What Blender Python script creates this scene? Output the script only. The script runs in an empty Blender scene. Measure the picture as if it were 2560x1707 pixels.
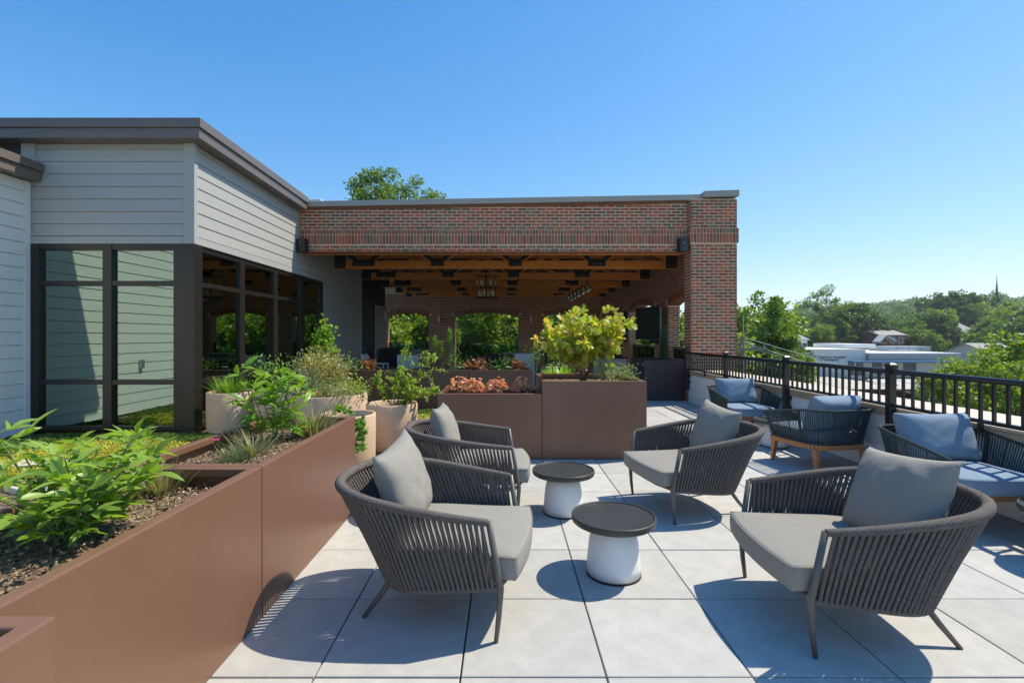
import bpy, math, random
import numpy as np
from mathutils import Vector, Matrix
random.seed(7); RNG = np.random.default_rng(7)
S = bpy.context.scene
COL = S.collection
R = math.radians
# ------------------------------------------------------------------ camera, sky, sun, exposure
cam = bpy.data.cameras.new('camera'); camo = bpy.data.objects.new('camera', cam); COL.objects.link(camo)
camo.location = (0, 0, 1.42); camo.rotation_euler = (R(90), 0, 0)
cam.sensor_width = 36; cam.lens = 36 * 1228 / 2560; cam.shift_x = 17 / 2560; cam.shift_y = -13.5 / 2560
cam.clip_start = 0.05; cam.clip_end = 6000
S.camera = camo
SUN = Vector((0.63, 0.215, 1.0)).normalized()
ELEV = math.asin(SUN.z); AZ = math.atan2(SUN.x, SUN.y)          # clockwise from +Y
W = bpy.data.worlds.new('World'); S.world = W; W.use_nodes = True
nt = W.node_tree
bgn = nt.nodes['Background']
sky = nt.nodes.new('ShaderNodeTexSky'); sky.sky_type = 'NISHITA'; sky.sun_disc = False
sky.sun_elevation = ELEV; sky.sun_rotation = AZ
sky.air_density = 1.0; sky.dust_density = 0.15; sky.ozone_density = 6.0; sky.altitude = 0
hs = nt.nodes.new('ShaderNodeHueSaturation'); hs.inputs['Saturation'].default_value = 1.40; hs.inputs['Hue'].default_value = 0.506      # one soft shoulder for the whole sky, then a little more colour
ad_ = nt.nodes.new('ShaderNodeVectorMath'); ad_.operation = 'ADD'; ad_.inputs[1].default_value = (6, 6, 6)
dv_ = nt.nodes.new('ShaderNodeVectorMath'); dv_.operation = 'DIVIDE'; sc_ = nt.nodes.new('ShaderNodeVectorMath'); sc_.operation = 'SCALE'; sc_.inputs['Scale'].default_value = 5.6
nt.links.new(sky.outputs[0], ad_.inputs[0]); nt.links.new(sky.outputs[0], dv_.inputs[0]); nt.links.new(ad_.outputs[0], dv_.inputs[1]); nt.links.new(dv_.outputs[0], sc_.inputs[0])
nt.links.new(sc_.outputs[0], hs.inputs['Color']); nt.links.new(hs.outputs[0], bgn.inputs[0]); bgn.inputs[1].default_value = 0.15
sl = bpy.data.lights.new('sun', 'SUN'); sl.energy = 2.25; sl.angle = R(0.5); sl.color = (1.0, 0.925, 0.77)
slo = bpy.data.objects.new('sun', sl); COL.objects.link(slo)
slo.rotation_euler = SUN.to_track_quat('Z', 'Y').to_euler()
S.view_settings.view_transform = 'Standard'; S.view_settings.look = 'None'
S.view_settings.exposure = 1.36; S.view_settings.gamma = 1.0; S.view_settings.use_curve_mapping = False
try:
    S.cycles.max_bounces = 10; S.cycles.diffuse_bounces = 6; S.cycles.transparent_max_bounces = 16
    S.cycles.use_denoising = True
except Exception: pass

# ------------------------------------------------------------------ materials
def mat(name, col, rough=0.6, metal=0.0, nscale=0, namt=0.0, bump=0.0, bscale=None, col2=None, spec=None, stretch=None):
    m = bpy.data.materials.new(name); m.use_nodes = True
    n = m.node_tree.nodes; l = m.node_tree.links; b = n['Principled BSDF']
    b.inputs['Base Color'].default_value = (*col, 1); b.inputs['Roughness'].default_value = rough; b.inputs['Metallic'].default_value = metal
    if spec is not None: b.inputs['Specular IOR Level'].default_value = spec
    tc = n.new('ShaderNodeTexCoord'); src = tc.outputs['Object']
    if stretch:
        mp = n.new('ShaderNodeMapping'); mp.inputs['Scale'].default_value = stretch; l.new(src, mp.inputs[0]); src = mp.outputs[0]
    if nscale:
        t = n.new('ShaderNodeTexNoise'); t.inputs['Scale'].default_value = nscale; t.inputs['Detail'].default_value = 6; t.inputs['Roughness'].default_value = 0.65
        l.new(src, t.inputs['Vector'])
        r = n.new('ShaderNodeValToRGB'); r.color_ramp.elements[0].position = 0.32; r.color_ramp.elements[1].position = 0.68
        c2 = col2 or tuple(min(1, c * (1 + namt)) for c in col); c1 = col if col2 else tuple(c * (1 - namt) for c in col)
        r.color_ramp.elements[0].color = (*c1, 1); r.color_ramp.elements[1].color = (*c2, 1)
        l.new(t.outputs['Fac'], r.inputs[0]); l.new(r.outputs[0], b.inputs['Base Color'])
    if bump:
        t2 = n.new('ShaderNodeTexNoise'); t2.inputs['Scale'].default_value = bscale or nscale or 50; t2.inputs['Detail'].default_value = 4
        l.new(src, t2.inputs['Vector'])
        bp = n.new('ShaderNodeBump'); bp.inputs['Strength'].default_value = bump; bp.inputs['Distance'].default_value = 0.01
        l.new(t2.outputs['Fac'], bp.inputs['Height']); l.new(bp.outputs[0], b.inputs['Normal'])
    return m

def leafmat(name, cols, trans=0.35, rough=0.45, tcol=None):
    m = bpy.data.materials.new(name); m.use_nodes = True
    n = m.node_tree.nodes; l = m.node_tree.links; b = n['Principled BSDF']; out = n['Material Output']
    g = n.new('ShaderNodeNewGeometry'); oi = n.new('ShaderNodeObjectInfo')
    ad = n.new('ShaderNodeMath'); ad.operation = 'ADD'; fr = n.new('ShaderNodeMath'); fr.operation = 'FRACT'
    l.new(g.outputs['Random Per Island'], ad.inputs[0]); l.new(oi.outputs['Random'], ad.inputs[1]); l.new(ad.outputs[0], fr.inputs[0])
    r = n.new('ShaderNodeValToRGB'); e = r.color_ramp.elements
    while len(e) < len(cols): e.new(0.5)
    for i, c in enumerate(cols): e[i].position = i / max(1, len(cols) - 1); e[i].color = (*c, 1)
    l.new(fr.outputs[0], r.inputs[0]); l.new(r.outputs[0], b.inputs['Base Color'])
    b.inputs['Roughness'].default_value = rough
    tr = n.new('ShaderNodeBsdfTranslucent')
    mx = n.new('ShaderNodeMix'); mx.data_type = 'RGBA'; mx.blend_type = 'MULTIPLY'; mx.inputs[0].default_value = 1
    l.new(r.outputs[0], mx.inputs[6]); mx.inputs[7].default_value = (*(tcol or (1.5, 1.5, 0.6)), 1)
    l.new(mx.outputs[2], tr.inputs[0])
    ms = n.new('ShaderNodeMixShader'); ms.inputs[0].default_value = trans
    l.new(b.outputs[0], ms.inputs[1]); l.new(tr.outputs[0], ms.inputs[2]); l.new(ms.outputs[0], out.inputs[0])
    return m

def glassmat(name, tint, refl=1.0, ior=1.9, rough=0.0):
    m = bpy.data.materials.new(name); m.use_nodes = True
    n = m.node_tree.nodes; l = m.node_tree.links; n.remove(n['Principled BSDF']); out = n['Material Output']
    t = n.new('ShaderNodeBsdfTransparent'); t.inputs[0].default_value = (*tint, 1)
    g = n.new('ShaderNodeBsdfGlossy'); g.inputs['Roughness'].default_value = rough; g.inputs['Color'].default_value = (refl * .74, refl * .93, refl * .78, 1)
    f = n.new('ShaderNodeFresnel'); f.inputs['IOR'].default_value = ior
    ms = n.new('ShaderNodeMixShader'); l.new(f.outputs[0], ms.inputs[0]); l.new(t.outputs[0], ms.inputs[1]); l.new(g.outputs[0], ms.inputs[2]); l.new(ms.outputs[0], out.inputs[0])
    return m

def emat(name, col, k):
    m = bpy.data.materials.new(name); m.use_nodes = True
    b = m.node_tree.nodes['Principled BSDF']; b.inputs['Base Color'].default_value = (*col, 1)
    b.inputs['Emission Color'].default_value = (*col, 1); b.inputs['Emission Strength'].default_value = k
    return m

def ropemat(name, c1, c2):
    m = mat(name, c1, 0.9, nscale=230, col2=c2, bump=0.5, bscale=260, spec=0.2)
    return m

def tilemat(name):
    m = mat(name, (0.465, 0.45, 0.415), 0.85, nscale=7, namt=0.10, bump=0.12, bscale=260)
    n = m.node_tree.nodes; l = m.node_tree.links; b = n['Principled BSDF']
    old = b.inputs['Base Color'].links[0].from_socket
    oi = n.new('ShaderNodeObjectInfo'); tc = n.new('ShaderNodeTexCoord')
    add = n.new('ShaderNodeVectorMath'); add.operation = 'ADD'
    sc = n.new('ShaderNodeVectorMath'); sc.operation = 'SCALE'; sc.inputs['Scale'].default_value = 1.0
    l.new(oi.outputs['Location'], sc.inputs[0]); l.new(tc.outputs['Object'], add.inputs[0]); l.new(sc.outputs[0], add.inputs[1])
    v = n.new('ShaderNodeTexVoronoi'); v.inputs['Scale'].default_value = 75; l.new(add.outputs[0], v.inputs['Vector'])
    c = n.new('ShaderNodeMath'); c.operation = 'LESS_THAN'; c.inputs[1].default_value = 0.17; l.new(v.outputs['Distance'], c.inputs[0])
    sep = n.new('ShaderNodeSeparateColor'); l.new(v.outputs['Color'], sep.inputs[0])
    gt = n.new('ShaderNodeMath'); gt.operation = 'GREATER_THAN'; gt.inputs[1].default_value = 0.6; l.new(sep.outputs[0], gt.inputs[0])
    mu = n.new('ShaderNodeMath'); mu.operation = 'MULTIPLY'; l.new(c.outputs[0], mu.inputs[0]); l.new(gt.outputs[0], mu.inputs[1])
    mx = n.new('ShaderNodeMix'); mx.data_type = 'RGBA'; l.new(mu.outputs[0], mx.inputs[0]); l.new(old, mx.inputs[6]); mx.inputs[7].default_value = (0.60, 0.585, 0.55, 1)
    hv = n.new('ShaderNodeHueSaturation'); l.new(mx.outputs[2], hv.inputs['Color'])
    mr = n.new('ShaderNodeMapRange'); mr.inputs[3].default_value = 0.88; mr.inputs[4].default_value = 1.06; l.new(oi.outputs['Random'], mr.inputs[0]); l.new(mr.outputs[0], hv.inputs['Value'])
    l.new(hv.outputs[0], b.inputs['Base Color'])
    return m

def brickmat(name, col):
    m = mat(name, col, 0.85, nscale=14, namt=0.22, bump=0.35, bscale=90)
    n = m.node_tree.nodes; l = m.node_tree.links; b = n['Principled BSDF']
    old = b.inputs['Base Color'].links[0].from_socket
    g = n.new('ShaderNodeNewGeometry'); oi = n.new('ShaderNodeObjectInfo')
    ad = n.new('ShaderNodeMath'); ad.operation = 'ADD'; fr = n.new('ShaderNodeMath'); fr.operation = 'FRACT'
    l.new(g.outputs['Random Per Island'], ad.inputs[0]); l.new(oi.outputs['Random'], ad.inputs[1]); l.new(ad.outputs[0], fr.inputs[0])
    hv = n.new('ShaderNodeHueSaturation'); l.new(old, hv.inputs['Color'])
    mr = n.new('ShaderNodeMapRange'); mr.inputs[3].default_value = 0.7; mr.inputs[4].default_value = 1.3; l.new(fr.outputs[0], mr.inputs[0]); l.new(mr.outputs[0], hv.inputs['Value'])
    l.new(hv.outputs[0], b.inputs['Base Color'])
    return m

M = {}
M['tile'] = tilemat('terrace_concrete')
M['joint'] = mat('joint_dark', (0.035, 0.034, 0.033), 0.9)
M['shadebrown'] = mat('shade_darkened_brown_coat', (0.10, 0.057, 0.035), 0.45, nscale=3, namt=0.06)  # brown planter coat with the pavilion row's shade put into its colour
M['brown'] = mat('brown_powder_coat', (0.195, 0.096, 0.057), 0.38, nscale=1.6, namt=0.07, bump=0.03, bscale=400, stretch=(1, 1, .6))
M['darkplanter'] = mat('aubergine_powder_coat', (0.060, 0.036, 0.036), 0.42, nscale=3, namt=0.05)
M['soil'] = mat('soil', (0.075, 0.05, 0.03), 0.95, nscale=60, col2=(0.26, 0.18, 0.11), bump=1.0, bscale=120)
M['mulch'] = leafmat('mulch_chips', [(0.09, 0.055, 0.03), (0.30, 0.205, 0.115), (0.44, 0.32, 0.20), (0.19, 0.12, 0.07)], 0.0, 0.9)
M['pot'] = mat('sand_coloured_pot', (0.60, 0.42, 0.275), 0.8, nscale=4, namt=0.05, bump=0.15, bscale=160, stretch=(1, 1, 6))
M['siding'] = mat('grey_siding', (0.395, 0.39, 0.37), 0.6, nscale=6, namt=0.04, bump=0.08, bscale=60, stretch=(1, 1, 8))
M['white'] = mat('white_siding', (0.82, 0.81, 0.77), 0.6, nscale=5, namt=0.03, bump=0.06, bscale=60, stretch=(1, 1, 8))
M['groove'] = mat('siding_shadow_gap', (0.05, 0.052, 0.055), 0.9)
M['frame'] = mat('bronze_frame', (0.018, 0.015, 0.013), 0.4, nscale=8, namt=0.08)
M['fascia'] = mat('bronze_fascia', (0.155, 0.128, 0.112), 0.42, nscale=5, namt=0.05)
M['coping'] = mat('tan_coping', (0.40, 0.36, 0.31), 0.5, nscale=4, namt=0.05)
M['capstone'] = mat('parapet_cap', (0.62, 0.52, 0.42), 0.7, nscale=7, namt=0.06)
M['capedge'] = mat('parapet_cap_edge', (0.42, 0.31, 0.20), 0.75, nscale=5, namt=0.12, stretch=(1, 4, 1))
M['black'] = mat('black_metal', (0.018, 0.018, 0.019), 0.32, nscale=20, namt=0.1)
M['blackmatte'] = mat('black_matte', (0.014, 0.014, 0.015), 0.6)
M['red'] = brickmat('red_brick', (0.42, 0.115, 0.060))
M['brn'] = brickmat('brown_brick', (0.235, 0.142, 0.086))
M['mortar'] = mat('mortar', (0.78, 0.57, 0.40), 0.95, nscale=25, namt=0.12, bump=0.3, bscale=120)
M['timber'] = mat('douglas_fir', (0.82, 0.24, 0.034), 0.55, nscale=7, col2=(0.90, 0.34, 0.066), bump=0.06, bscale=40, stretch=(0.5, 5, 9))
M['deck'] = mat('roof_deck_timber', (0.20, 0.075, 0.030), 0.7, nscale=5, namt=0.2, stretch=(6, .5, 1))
M['teak'] = mat('teak', (0.36, 0.150, 0.052), 0.5, nscale=12, col2=(0.50, 0.225, 0.085), stretch=(1, 8, 8))
M['greywood'] = mat('grey_timber', (0.32, 0.265, 0.205), 0.7, nscale=6, col2=(0.44, 0.37, 0.29), stretch=(.6, 4, 7))
M['rope'] = ropemat('charcoal_rope', (0.032, 0.028, 0.026), (0.25, 0.22, 0.195))
M['rope_green'] = ropemat('dark_teal_rope', (0.022, 0.032, 0.034), (0.075, 0.10, 0.10))
M['gunmetal'] = mat('taupe_metal', (0.115, 0.105, 0.09), 0.4, nscale=30, namt=0.06)
M['greycloth'] = mat('grey_cushion', (0.285, 0.266, 0.232), 0.9, nscale=300, namt=0.16, bump=0.30, bscale=17, spec=0.2)
M['bluecloth'] = mat('slate_blue_cushion', (0.215, 0.285, 0.36), 0.85, nscale=300, namt=0.08, bump=0.15, bscale=14, spec=0.25)
M['tabletop'] = mat('charcoal_table_top', (0.028, 0.028, 0.028), 0.38, nscale=5, col2=(0.048, 0.047, 0.045))
M['tablerim'] = mat('table_rim', (0.05, 0.045, 0.036), 0.45)
M['tablebase'] = mat('white_table_base', (0.80, 0.79, 0.77), 0.45)
M['glass'] = glassmat('window_glass', (0.42, 0.58, 0.47), 1.0, 3.6)
M['railglass'] = glassmat('rail_glass', (0.62, 0.80, 0.74), 1.0, 1.7)
M['frost'] = mat('frosted_film', (0.55, 0.66, 0.64), 0.5)
M['globe'] = glassmat('smoky_globe', (0.80, 0.74, 0.64), 1.0, 1.6, 0.05)
M['tv'] = mat('screen_black', (0.006, 0.009, 0.007), 0.3, spec=0.12)
M['tvedge'] = mat('screen_edge', (0.10, 0.13, 0.16), 0.4)
M['steel'] = mat('brushed_steel', (0.45, 0.45, 0.44), 0.35, 0.8)
M['offwhite'] = mat('off_white_metal', (0.62, 0.64, 0.66), 0.5)
M['candle'] = mat('candle_sleeve', (0.66, 0.60, 0.50), 0.6)
M['door'] = mat('navy_door', (0.022, 0.032, 0.055), 0.45, nscale=2, namt=0.08)
M['interior'] = mat('interior_wall', (0.62, 0.66, 0.58), 0.9, nscale=2, namt=0.05)
M['intfloor'] = mat('interior_floor', (0.10, 0.08, 0.06), 0.6)
M['lamp'] = emat('lamp_glow', (1.0, 0.72, 0.35), 3.0)
M['bark'] = mat('bark', (0.12, 0.09, 0.065), 0.95, nscale=12, namt=0.35, bump=0.6, bscale=30, stretch=(1, 1, .25))
M['greybark'] = mat('pale_bark', (0.30, 0.26, 0.21), 0.95, nscale=8, namt=0.3, bump=0.4, bscale=30, stretch=(1, 1, .25))
M['stem'] = mat('green_stem', (0.13, 0.19, 0.045), 0.6)
M['twig'] = mat('brown_twig', (0.13, 0.075, 0.05), 0.8)
M['grassland'] = mat('ground_cover', (0.07, 0.10, 0.035), 0.95, nscale=.15, col2=(0.12, 0.13, 0.06))
M['concrete'] = mat('pale_concrete', (0.50, 0.47, 0.42), 0.9, nscale=.8, namt=0.1)
M['gravel'] = mat('gravel_roof', (0.42, 0.37, 0.30), 0.95, nscale=1.1, col2=(0.58, 0.53, 0.45), bump=0.4, bscale=30)
M['hosp'] = mat('hospital_wall', (0.58, 0.59, 0.57), 0.8, nscale=.5, namt=0.04)
M['hospdark'] = mat('hospital_panel', (0.32, 0.315, 0.29), 0.8)
M['hosptop'] = mat('white_roofing', (0.72, 0.71, 0.67), 0.8)
M['hospblue'] = mat('blue_canopy', (0.045, 0.15, 0.30), 0.6)
M['signblue'] = mat('sign_blue', (0.012, 0.05, 0.16), 0.5)
M['signgreen'] = mat('sign_green', (0.03, 0.28, 0.11), 0.5)
M['signcyan'] = mat('sign_cyan', (0.05, 0.30, 0.55), 0.5)
M['darkglass'] = mat('far_window_glass', (0.05, 0.07, 0.08), 0.15)
M['shingle'] = mat('grey_shingle_roof', (0.30, 0.30, 0.30), 0.9, nscale=2, namt=0.12)
M['shingle2'] = mat('weathered_shingle_roof', (0.36, 0.33, 0.29), 0.9, nscale=2, namt=0.12)
M['farbrick'] = mat('far_brick', (0.22, 0.085, 0.06), 0.9, nscale=3, namt=0.15)
M['slate'] = mat('dark_slate_spire', (0.035, 0.04, 0.055), 0.7)
M['redtrim'] = mat('red_roof_edge', (0.22, 0.045, 0.04), 0.7)
M['woodpole'] = mat('weathered_pole', (0.30, 0.235, 0.165), 0.9, nscale=5, namt=0.2, stretch=(6, 6, .6))
M['ductgrey'] = mat('rooftop_duct', (0.42, 0.44, 0.45), 0.6, nscale=1, namt=0.06)
M['pale'] = mat('pale_stone_slab', (0.50, 0.475, 0.43), 0.9, nscale=14, namt=0.16, bump=.4, bscale=60)
# foliage
M['lf_peony'] = leafmat('peony_leaf', [(0.14, 0.25, 0.03), (0.23, 0.37, 0.05), (0.33, 0.48, 0.09), (0.18, 0.30, 0.05)], 0.45, 0.38)
M['lf_peony2'] = leafmat('young_peony_leaf', [(0.09, 0.21, 0.02), (0.19, 0.36, 0.03), (0.27, 0.42, 0.035), (0.13, 0.28, 0.03)], 0.4, 0.38)
M['lf_smoke'] = leafmat('smokebush_leaf', [(0.24, 0.34, 0.035), (0.46, 0.50, 0.05), (0.56, 0.54, 0.07), (0.40, 0.48, 0.06), (0.54, 0.36, 0.12), (0.30, 0.40, 0.10)], 0.5, 0.45)
M['lf_coral'] = leafmat('coral_bells_leaf', [(0.66, 0.22, 0.15), (0.78, 0.42, 0.26), (0.78, 0.55, 0.26), (0.72, 0.28, 0.22), (0.60, 0.52, 0.18)], 0.4, 0.5, (1.3, .9, .6))
M['lf_rust'] = leafmat('rust_leaf', [(0.22, 0.08, 0.045), (0.33, 0.13, 0.06), (0.36, 0.19, 0.08), (0.20, 0.16, 0.05)], 0.3, 0.5, (1.3, .9, .6))
M['lf_lime'] = leafmat('lime_spray_leaf', [(0.16, 0.26, 0.03), (0.29, 0.40, 0.05), (0.38, 0.46, 0.08), (0.22, 0.33, 0.08)], 0.4, 0.5)
M['lf_mid'] = leafmat('mid_green_leaf', [(0.09, 0.20, 0.025), (0.15, 0.29, 0.04), (0.22, 0.37, 0.055)], 0.42, 0.45)
M['lf_sage'] = leafmat('sage_leaf', [(0.17, 0.24, 0.09), (0.27, 0.35, 0.15), (0.36, 0.42, 0.22)], 0.3, 0.6)
M['lf_olive'] = leafmat('olive_shrub_leaf', [(0.22, 0.20, 0.05), (0.34, 0.33, 0.09), (0.42, 0.37, 0.16), (0.26, 0.31, 0.07)], 0.35, 0.6)
M['lf_dry'] = leafmat('dry_grass_leaf', [(0.30, 0.24, 0.12), (0.16, 0.20, 0.08), (0.40, 0.33, 0.2), (0.14, 0.19, 0.11)], 0.3, 0.7)
M['lf_blue'] = leafmat('blue_green_blade', [(0.10, 0.17, 0.09), (0.17, 0.25, 0.15), (0.24, 0.27, 0.14)], 0.3, 0.6)
M['lf_cedar'] = leafmat('rosemary_leaf', [(0.035, 0.085, 0.03), (0.06, 0.13, 0.045)], 0.2, 0.6)
M['lf_sedum'] = leafmat('sedum_leaf', [(0.40, 0.45, 0.04), (0.56, 0.56, 0.06), (0.30, 0.40, 0.04), (0.58, 0.50, 0.09), (0.44, 0.34, 0.09)], 0.3, 0.6)
M['lf_sedum2'] = leafmat('dark_sedum_leaf', [(0.06, 0.13, 0.02), (0.11, 0.19, 0.03), (0.16, 0.2, 0.03)], 0.3, 0.6)
M['fl_white'] = leafmat('white_petal', [(0.75, 0.68, 0.5), (0.8, 0.76, 0.62)], 0.3, 0.6, (1, 1, 1))
M['fl_lav'] = leafmat('lavender_petal', [(0.50, 0.50, 0.62), (0.62, 0.62, 0.70)], 0.3, 0.6, (1, 1, 1))
M['fl_pink'] = leafmat('magenta_petal', [(0.65, 0.02, 0.22), (0.75, 0.05, 0.3)], 0.3, 0.6, (1, 1, 1))
M['tr_mid'] = leafmat('tree_leaf_mid', [(0.065, 0.13, 0.016), (0.11, 0.20, 0.024), (0.165, 0.26, 0.034), (0.21, 0.29, 0.04)], 0.42, 0.5)
M['tr_yel'] = leafmat('tree_leaf_yellowish', [(0.12, 0.19, 0.02), (0.19, 0.28, 0.026), (0.27, 0.35, 0.036), (0.16, 0.24, 0.028)], 0.45, 0.5)
M['tr_dark'] = leafmat('tree_leaf_dark', [(0.042, 0.095, 0.016), (0.075, 0.145, 0.024), (0.11, 0.185, 0.03)], 0.38, 0.5)
M['tr_far'] = leafmat('far_forest_leaf', [(0.06, 0.13, 0.026), (0.10, 0.18, 0.034), (0.14, 0.22, 0.04), (0.18, 0.25, 0.045)], 0.4, 0.6)

# ------------------------------------------------------------------ mesh helpers
class MB:
    def __init__(s): s.v = []; s.f = []; s.m = []
    def face(s, pts, mi=0):
        k = len(s.v); s.v += [tuple(p) for p in pts]; s.f.append(tuple(range(k, k + len(pts)))); s.m.append(mi)
    def hexa(s, p, mi=0, skip=()):
        k = len(s.v); s.v += [tuple(q) for q in p]
        for i, q in enumerate(((0, 3, 2, 1), (4, 5, 6, 7), (0, 1, 5, 4), (1, 2, 6, 5), (2, 3, 7, 6), (3, 0, 4, 7))):
            if i in skip: continue
            s.f.append(tuple(k + j for j in q)); s.m.append(mi)
    def box(s, x0, y0, z0, x1, y1, z1, mi=0):
        s.hexa([(x0, y0, z0), (x1, y0, z0), (x1, y1, z0), (x0, y1, z0), (x0, y0, z1), (x1, y0, z1), (x1, y1, z1), (x0, y1, z1)], mi); return s
    def bar(s, a, b, w, h, mi=0, up=(0, 0, 1), w2=None, h2=None):
        a = Vector(a); b = Vector(b); d = (b - a).normalized(); u = Vector(up)
        x = d.cross(u)
        if x.length < 1e-4: x = d.cross(Vector((0, 1, 0)))
        x.normalize(); u = x.cross(d).normalized(); w2 = w2 or w; h2 = h2 or h
        P = []
        for c, ww, hh in ((a, w, h), (b, w2, h2)):
            P += [c - x * ww / 2 - u * hh / 2, c + x * ww / 2 - u * hh / 2, c + x * ww / 2 + u * hh / 2, c - x * ww / 2 + u * hh / 2]
        s.hexa(P, mi); return s
    def tube(s, pts, rad, seg=8, mi=0, closed=False, cap=True):
        pts = [Vector(p) for p in pts]; n = len(pts); k = len(s.v)
        if not hasattr(rad, '__len__'): rad = [rad] * n
        T = []
        for i in range(n):
            if closed: t = pts[(i + 1) % n] - pts[i - 1]
            else: t = pts[min(i + 1, n - 1)] - pts[max(i - 1, 0)]
            T.append(t.normalized())
        ref = Vector((0, 0, 1)) if abs(T[0].z) < .9 else Vector((1, 0, 0))
        x = T[0].cross(ref).normalized()
        for i in range(n):
            x = x - T[i] * x.dot(T[i])
            if x.length < 1e-6: x = T[i].orthogonal()
            x.normalize(); y = T[i].cross(x)
            for j in range(seg):
                a = 2 * math.pi * j / seg; s.v.append(tuple(pts[i] + (x * math.cos(a) + y * math.sin(a)) * rad[i]))
        for i in range(n if closed else n - 1):
            i2 = (i + 1) % n
            for j in range(seg):
                j2 = (j + 1) % seg; s.f.append((k + i * seg + j, k + i * seg + j2, k + i2 * seg + j2, k + i2 * seg + j)); s.m.append(mi)
        if cap and not closed:
            s.f.append(tuple(k + j for j in range(seg))[::-1]); s.m.append(mi)
            s.f.append(tuple(k + (n - 1) * seg + j for j in range(seg))); s.m.append(mi)
        return s
    def lathe(s, prof, seg=32, c=(0, 0, 0), mi=0, cap=True):
        k = len(s.v); n = len(prof)
        for r, z in prof:
            for j in range(seg):
                a = 2 * math.pi * j / seg; s.v.append((c[0] + r * math.cos(a), c[1] + r * math.sin(a), c[2] + z))
        for i in range(n - 1):
            for j in range(seg):
                j2 = (j + 1) % seg; s.f.append((k + i * seg + j, k + i * seg + j2, k + (i + 1) * seg + j2, k + (i + 1) * seg + j)); s.m.append(mi)
        if cap:
            s.f.append(tuple(k + j for j in range(seg))[::-1]); s.m.append(mi)
            s.f.append(tuple(k + (n - 1) * seg + j for j in range(seg))); s.m.append(mi)
        return s
    def mesh(s, name, mats, smooth=False):
        me = bpy.data.meshes.new(name); me.from_pydata(s.v, [], s.f)
        for mm in (mats if isinstance(mats, (list, tuple)) else [mats]): me.materials.append(M[mm])
        if any(s.m): me.polygons.foreach_set('material_index', s.m)
        if smooth: me.polygons.foreach_set('use_smooth', [True] * len(me.polygons))
        me.update(); return me
    def build(s, name, mats, parent=None, smooth=False, bevel=0, angle=None):
        return ob(name, s.mesh(name, mats, smooth), parent, bevel=bevel)

def ob(name, me, parent=None, loc=None, rot=None, bevel=0):
    o = bpy.data.objects.new(name, me); COL.objects.link(o)
    if parent: o.parent = parent
    if loc is not None: o.location = loc
    if rot is not None: o.rotation_euler = rot
    if bevel:
        b = o.modifiers.new('bevel', 'BEVEL'); b.width = bevel; b.segments = 2; b.limit_method = 'ANGLE'; b.angle_limit = R(40)
    return o

def thing(name, label, cat, loc=(0, 0, 0), rz=0, group=None):
    o = bpy.data.objects.new(name, None); COL.objects.link(o); o.location = loc; o.rotation_euler = (0, 0, rz)
    o.empty_display_size = .1
    return tag(o, label, cat, group)
def tag(o, label, cat, group=None):
    o['label'] = label; o['category'] = cat
    if group: o['group'] = group
    return o
def kind(o, k): o['kind'] = k; return o
def copy_tree(o, parent=None):
    c = o.copy(); COL.objects.link(c)
    if parent: c.parent = parent
    for ch in list(o.children): copy_tree(ch, c)
    return c
def box(name, x0, y0, z0, x1, y1, z1, m, parent=None, bevel=0):
    return MB().box(x0, y0, z0, x1, y1, z1).build(name, m, parent, bevel=bevel)

def fastmesh(name, V, F, mat_, midx=None):
    """V (n,3), F (m,k) numpy."""
    me = bpy.data.meshes.new(name); n = len(V); m, k = F.shape
    me.vertices.add(n); me.vertices.foreach_set('co', np.asarray(V, np.float32).ravel())
    me.loops.add(m * k); me.loops.foreach_set('vertex_index', F.astype(np.int32).ravel())
    me.polygons.add(m); me.polygons.foreach_set('loop_start', np.arange(0, m * k, k, dtype=np.int32)); me.polygons.foreach_set('loop_total', np.full(m, k, np.int32))
    for mm in (mat_ if isinstance(mat_, (list, tuple)) else [mat_]): me.materials.append(M[mm])
    if midx is not None: me.polygons.foreach_set('material_index', np.asarray(midx, np.int32))
    me.update(calc_edges=True); me.validate(); return me

def leaf_template(stations, widths, fold=0.25, droop=0.15):
    """quads only: (verts, faces); y along the leaf, unit length"""
    V = []; F = []
    for t, w in zip(stations, widths):
        z = -droop * t * t
        V += [(-w, t, z + fold * w), (0, t, z), (w, t, z + fold * w)]
    for i in range(len(stations) - 1):
        a = 3 * i; F += [(a, a + 1, a + 4, a + 3), (a + 1, a + 2, a + 5, a + 4)]
    return np.array(V, float), np.array(F)
LT_OV = leaf_template([0, .18, .42, .7, .9, 1], [.015, .11, .17, .13, .05, .004], .4, .2)
LT_LONG = leaf_template([0, .22, .5, .8, 1], [.015, .13, .165, .09, .004], .3, .3)
LT_ROUND = leaf_template([0, .12, .35, .7, .92, 1], [.02, .2, .37, .40, .24, .05], .18, .12)
LT_SMALL = leaf_template([0, .4, .8, 1], [.03, .26, .2, .01], .25, .1)
LT_LOBE = leaf_template([0, .1, .4, .7, 1], [.05, .5, .55, .42, .12], .22, .25)
LT_BLADE = leaf_template([0, .5, 1], [.018, .016, .003], .3, .25)
LT_QUAD = (np.array([(-.34, .12, 0), (.34, .12, .05), (.3, .86, .0), (-.26, .9, .06)], float), np.array([(0, 1, 2, 3)]))

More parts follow.
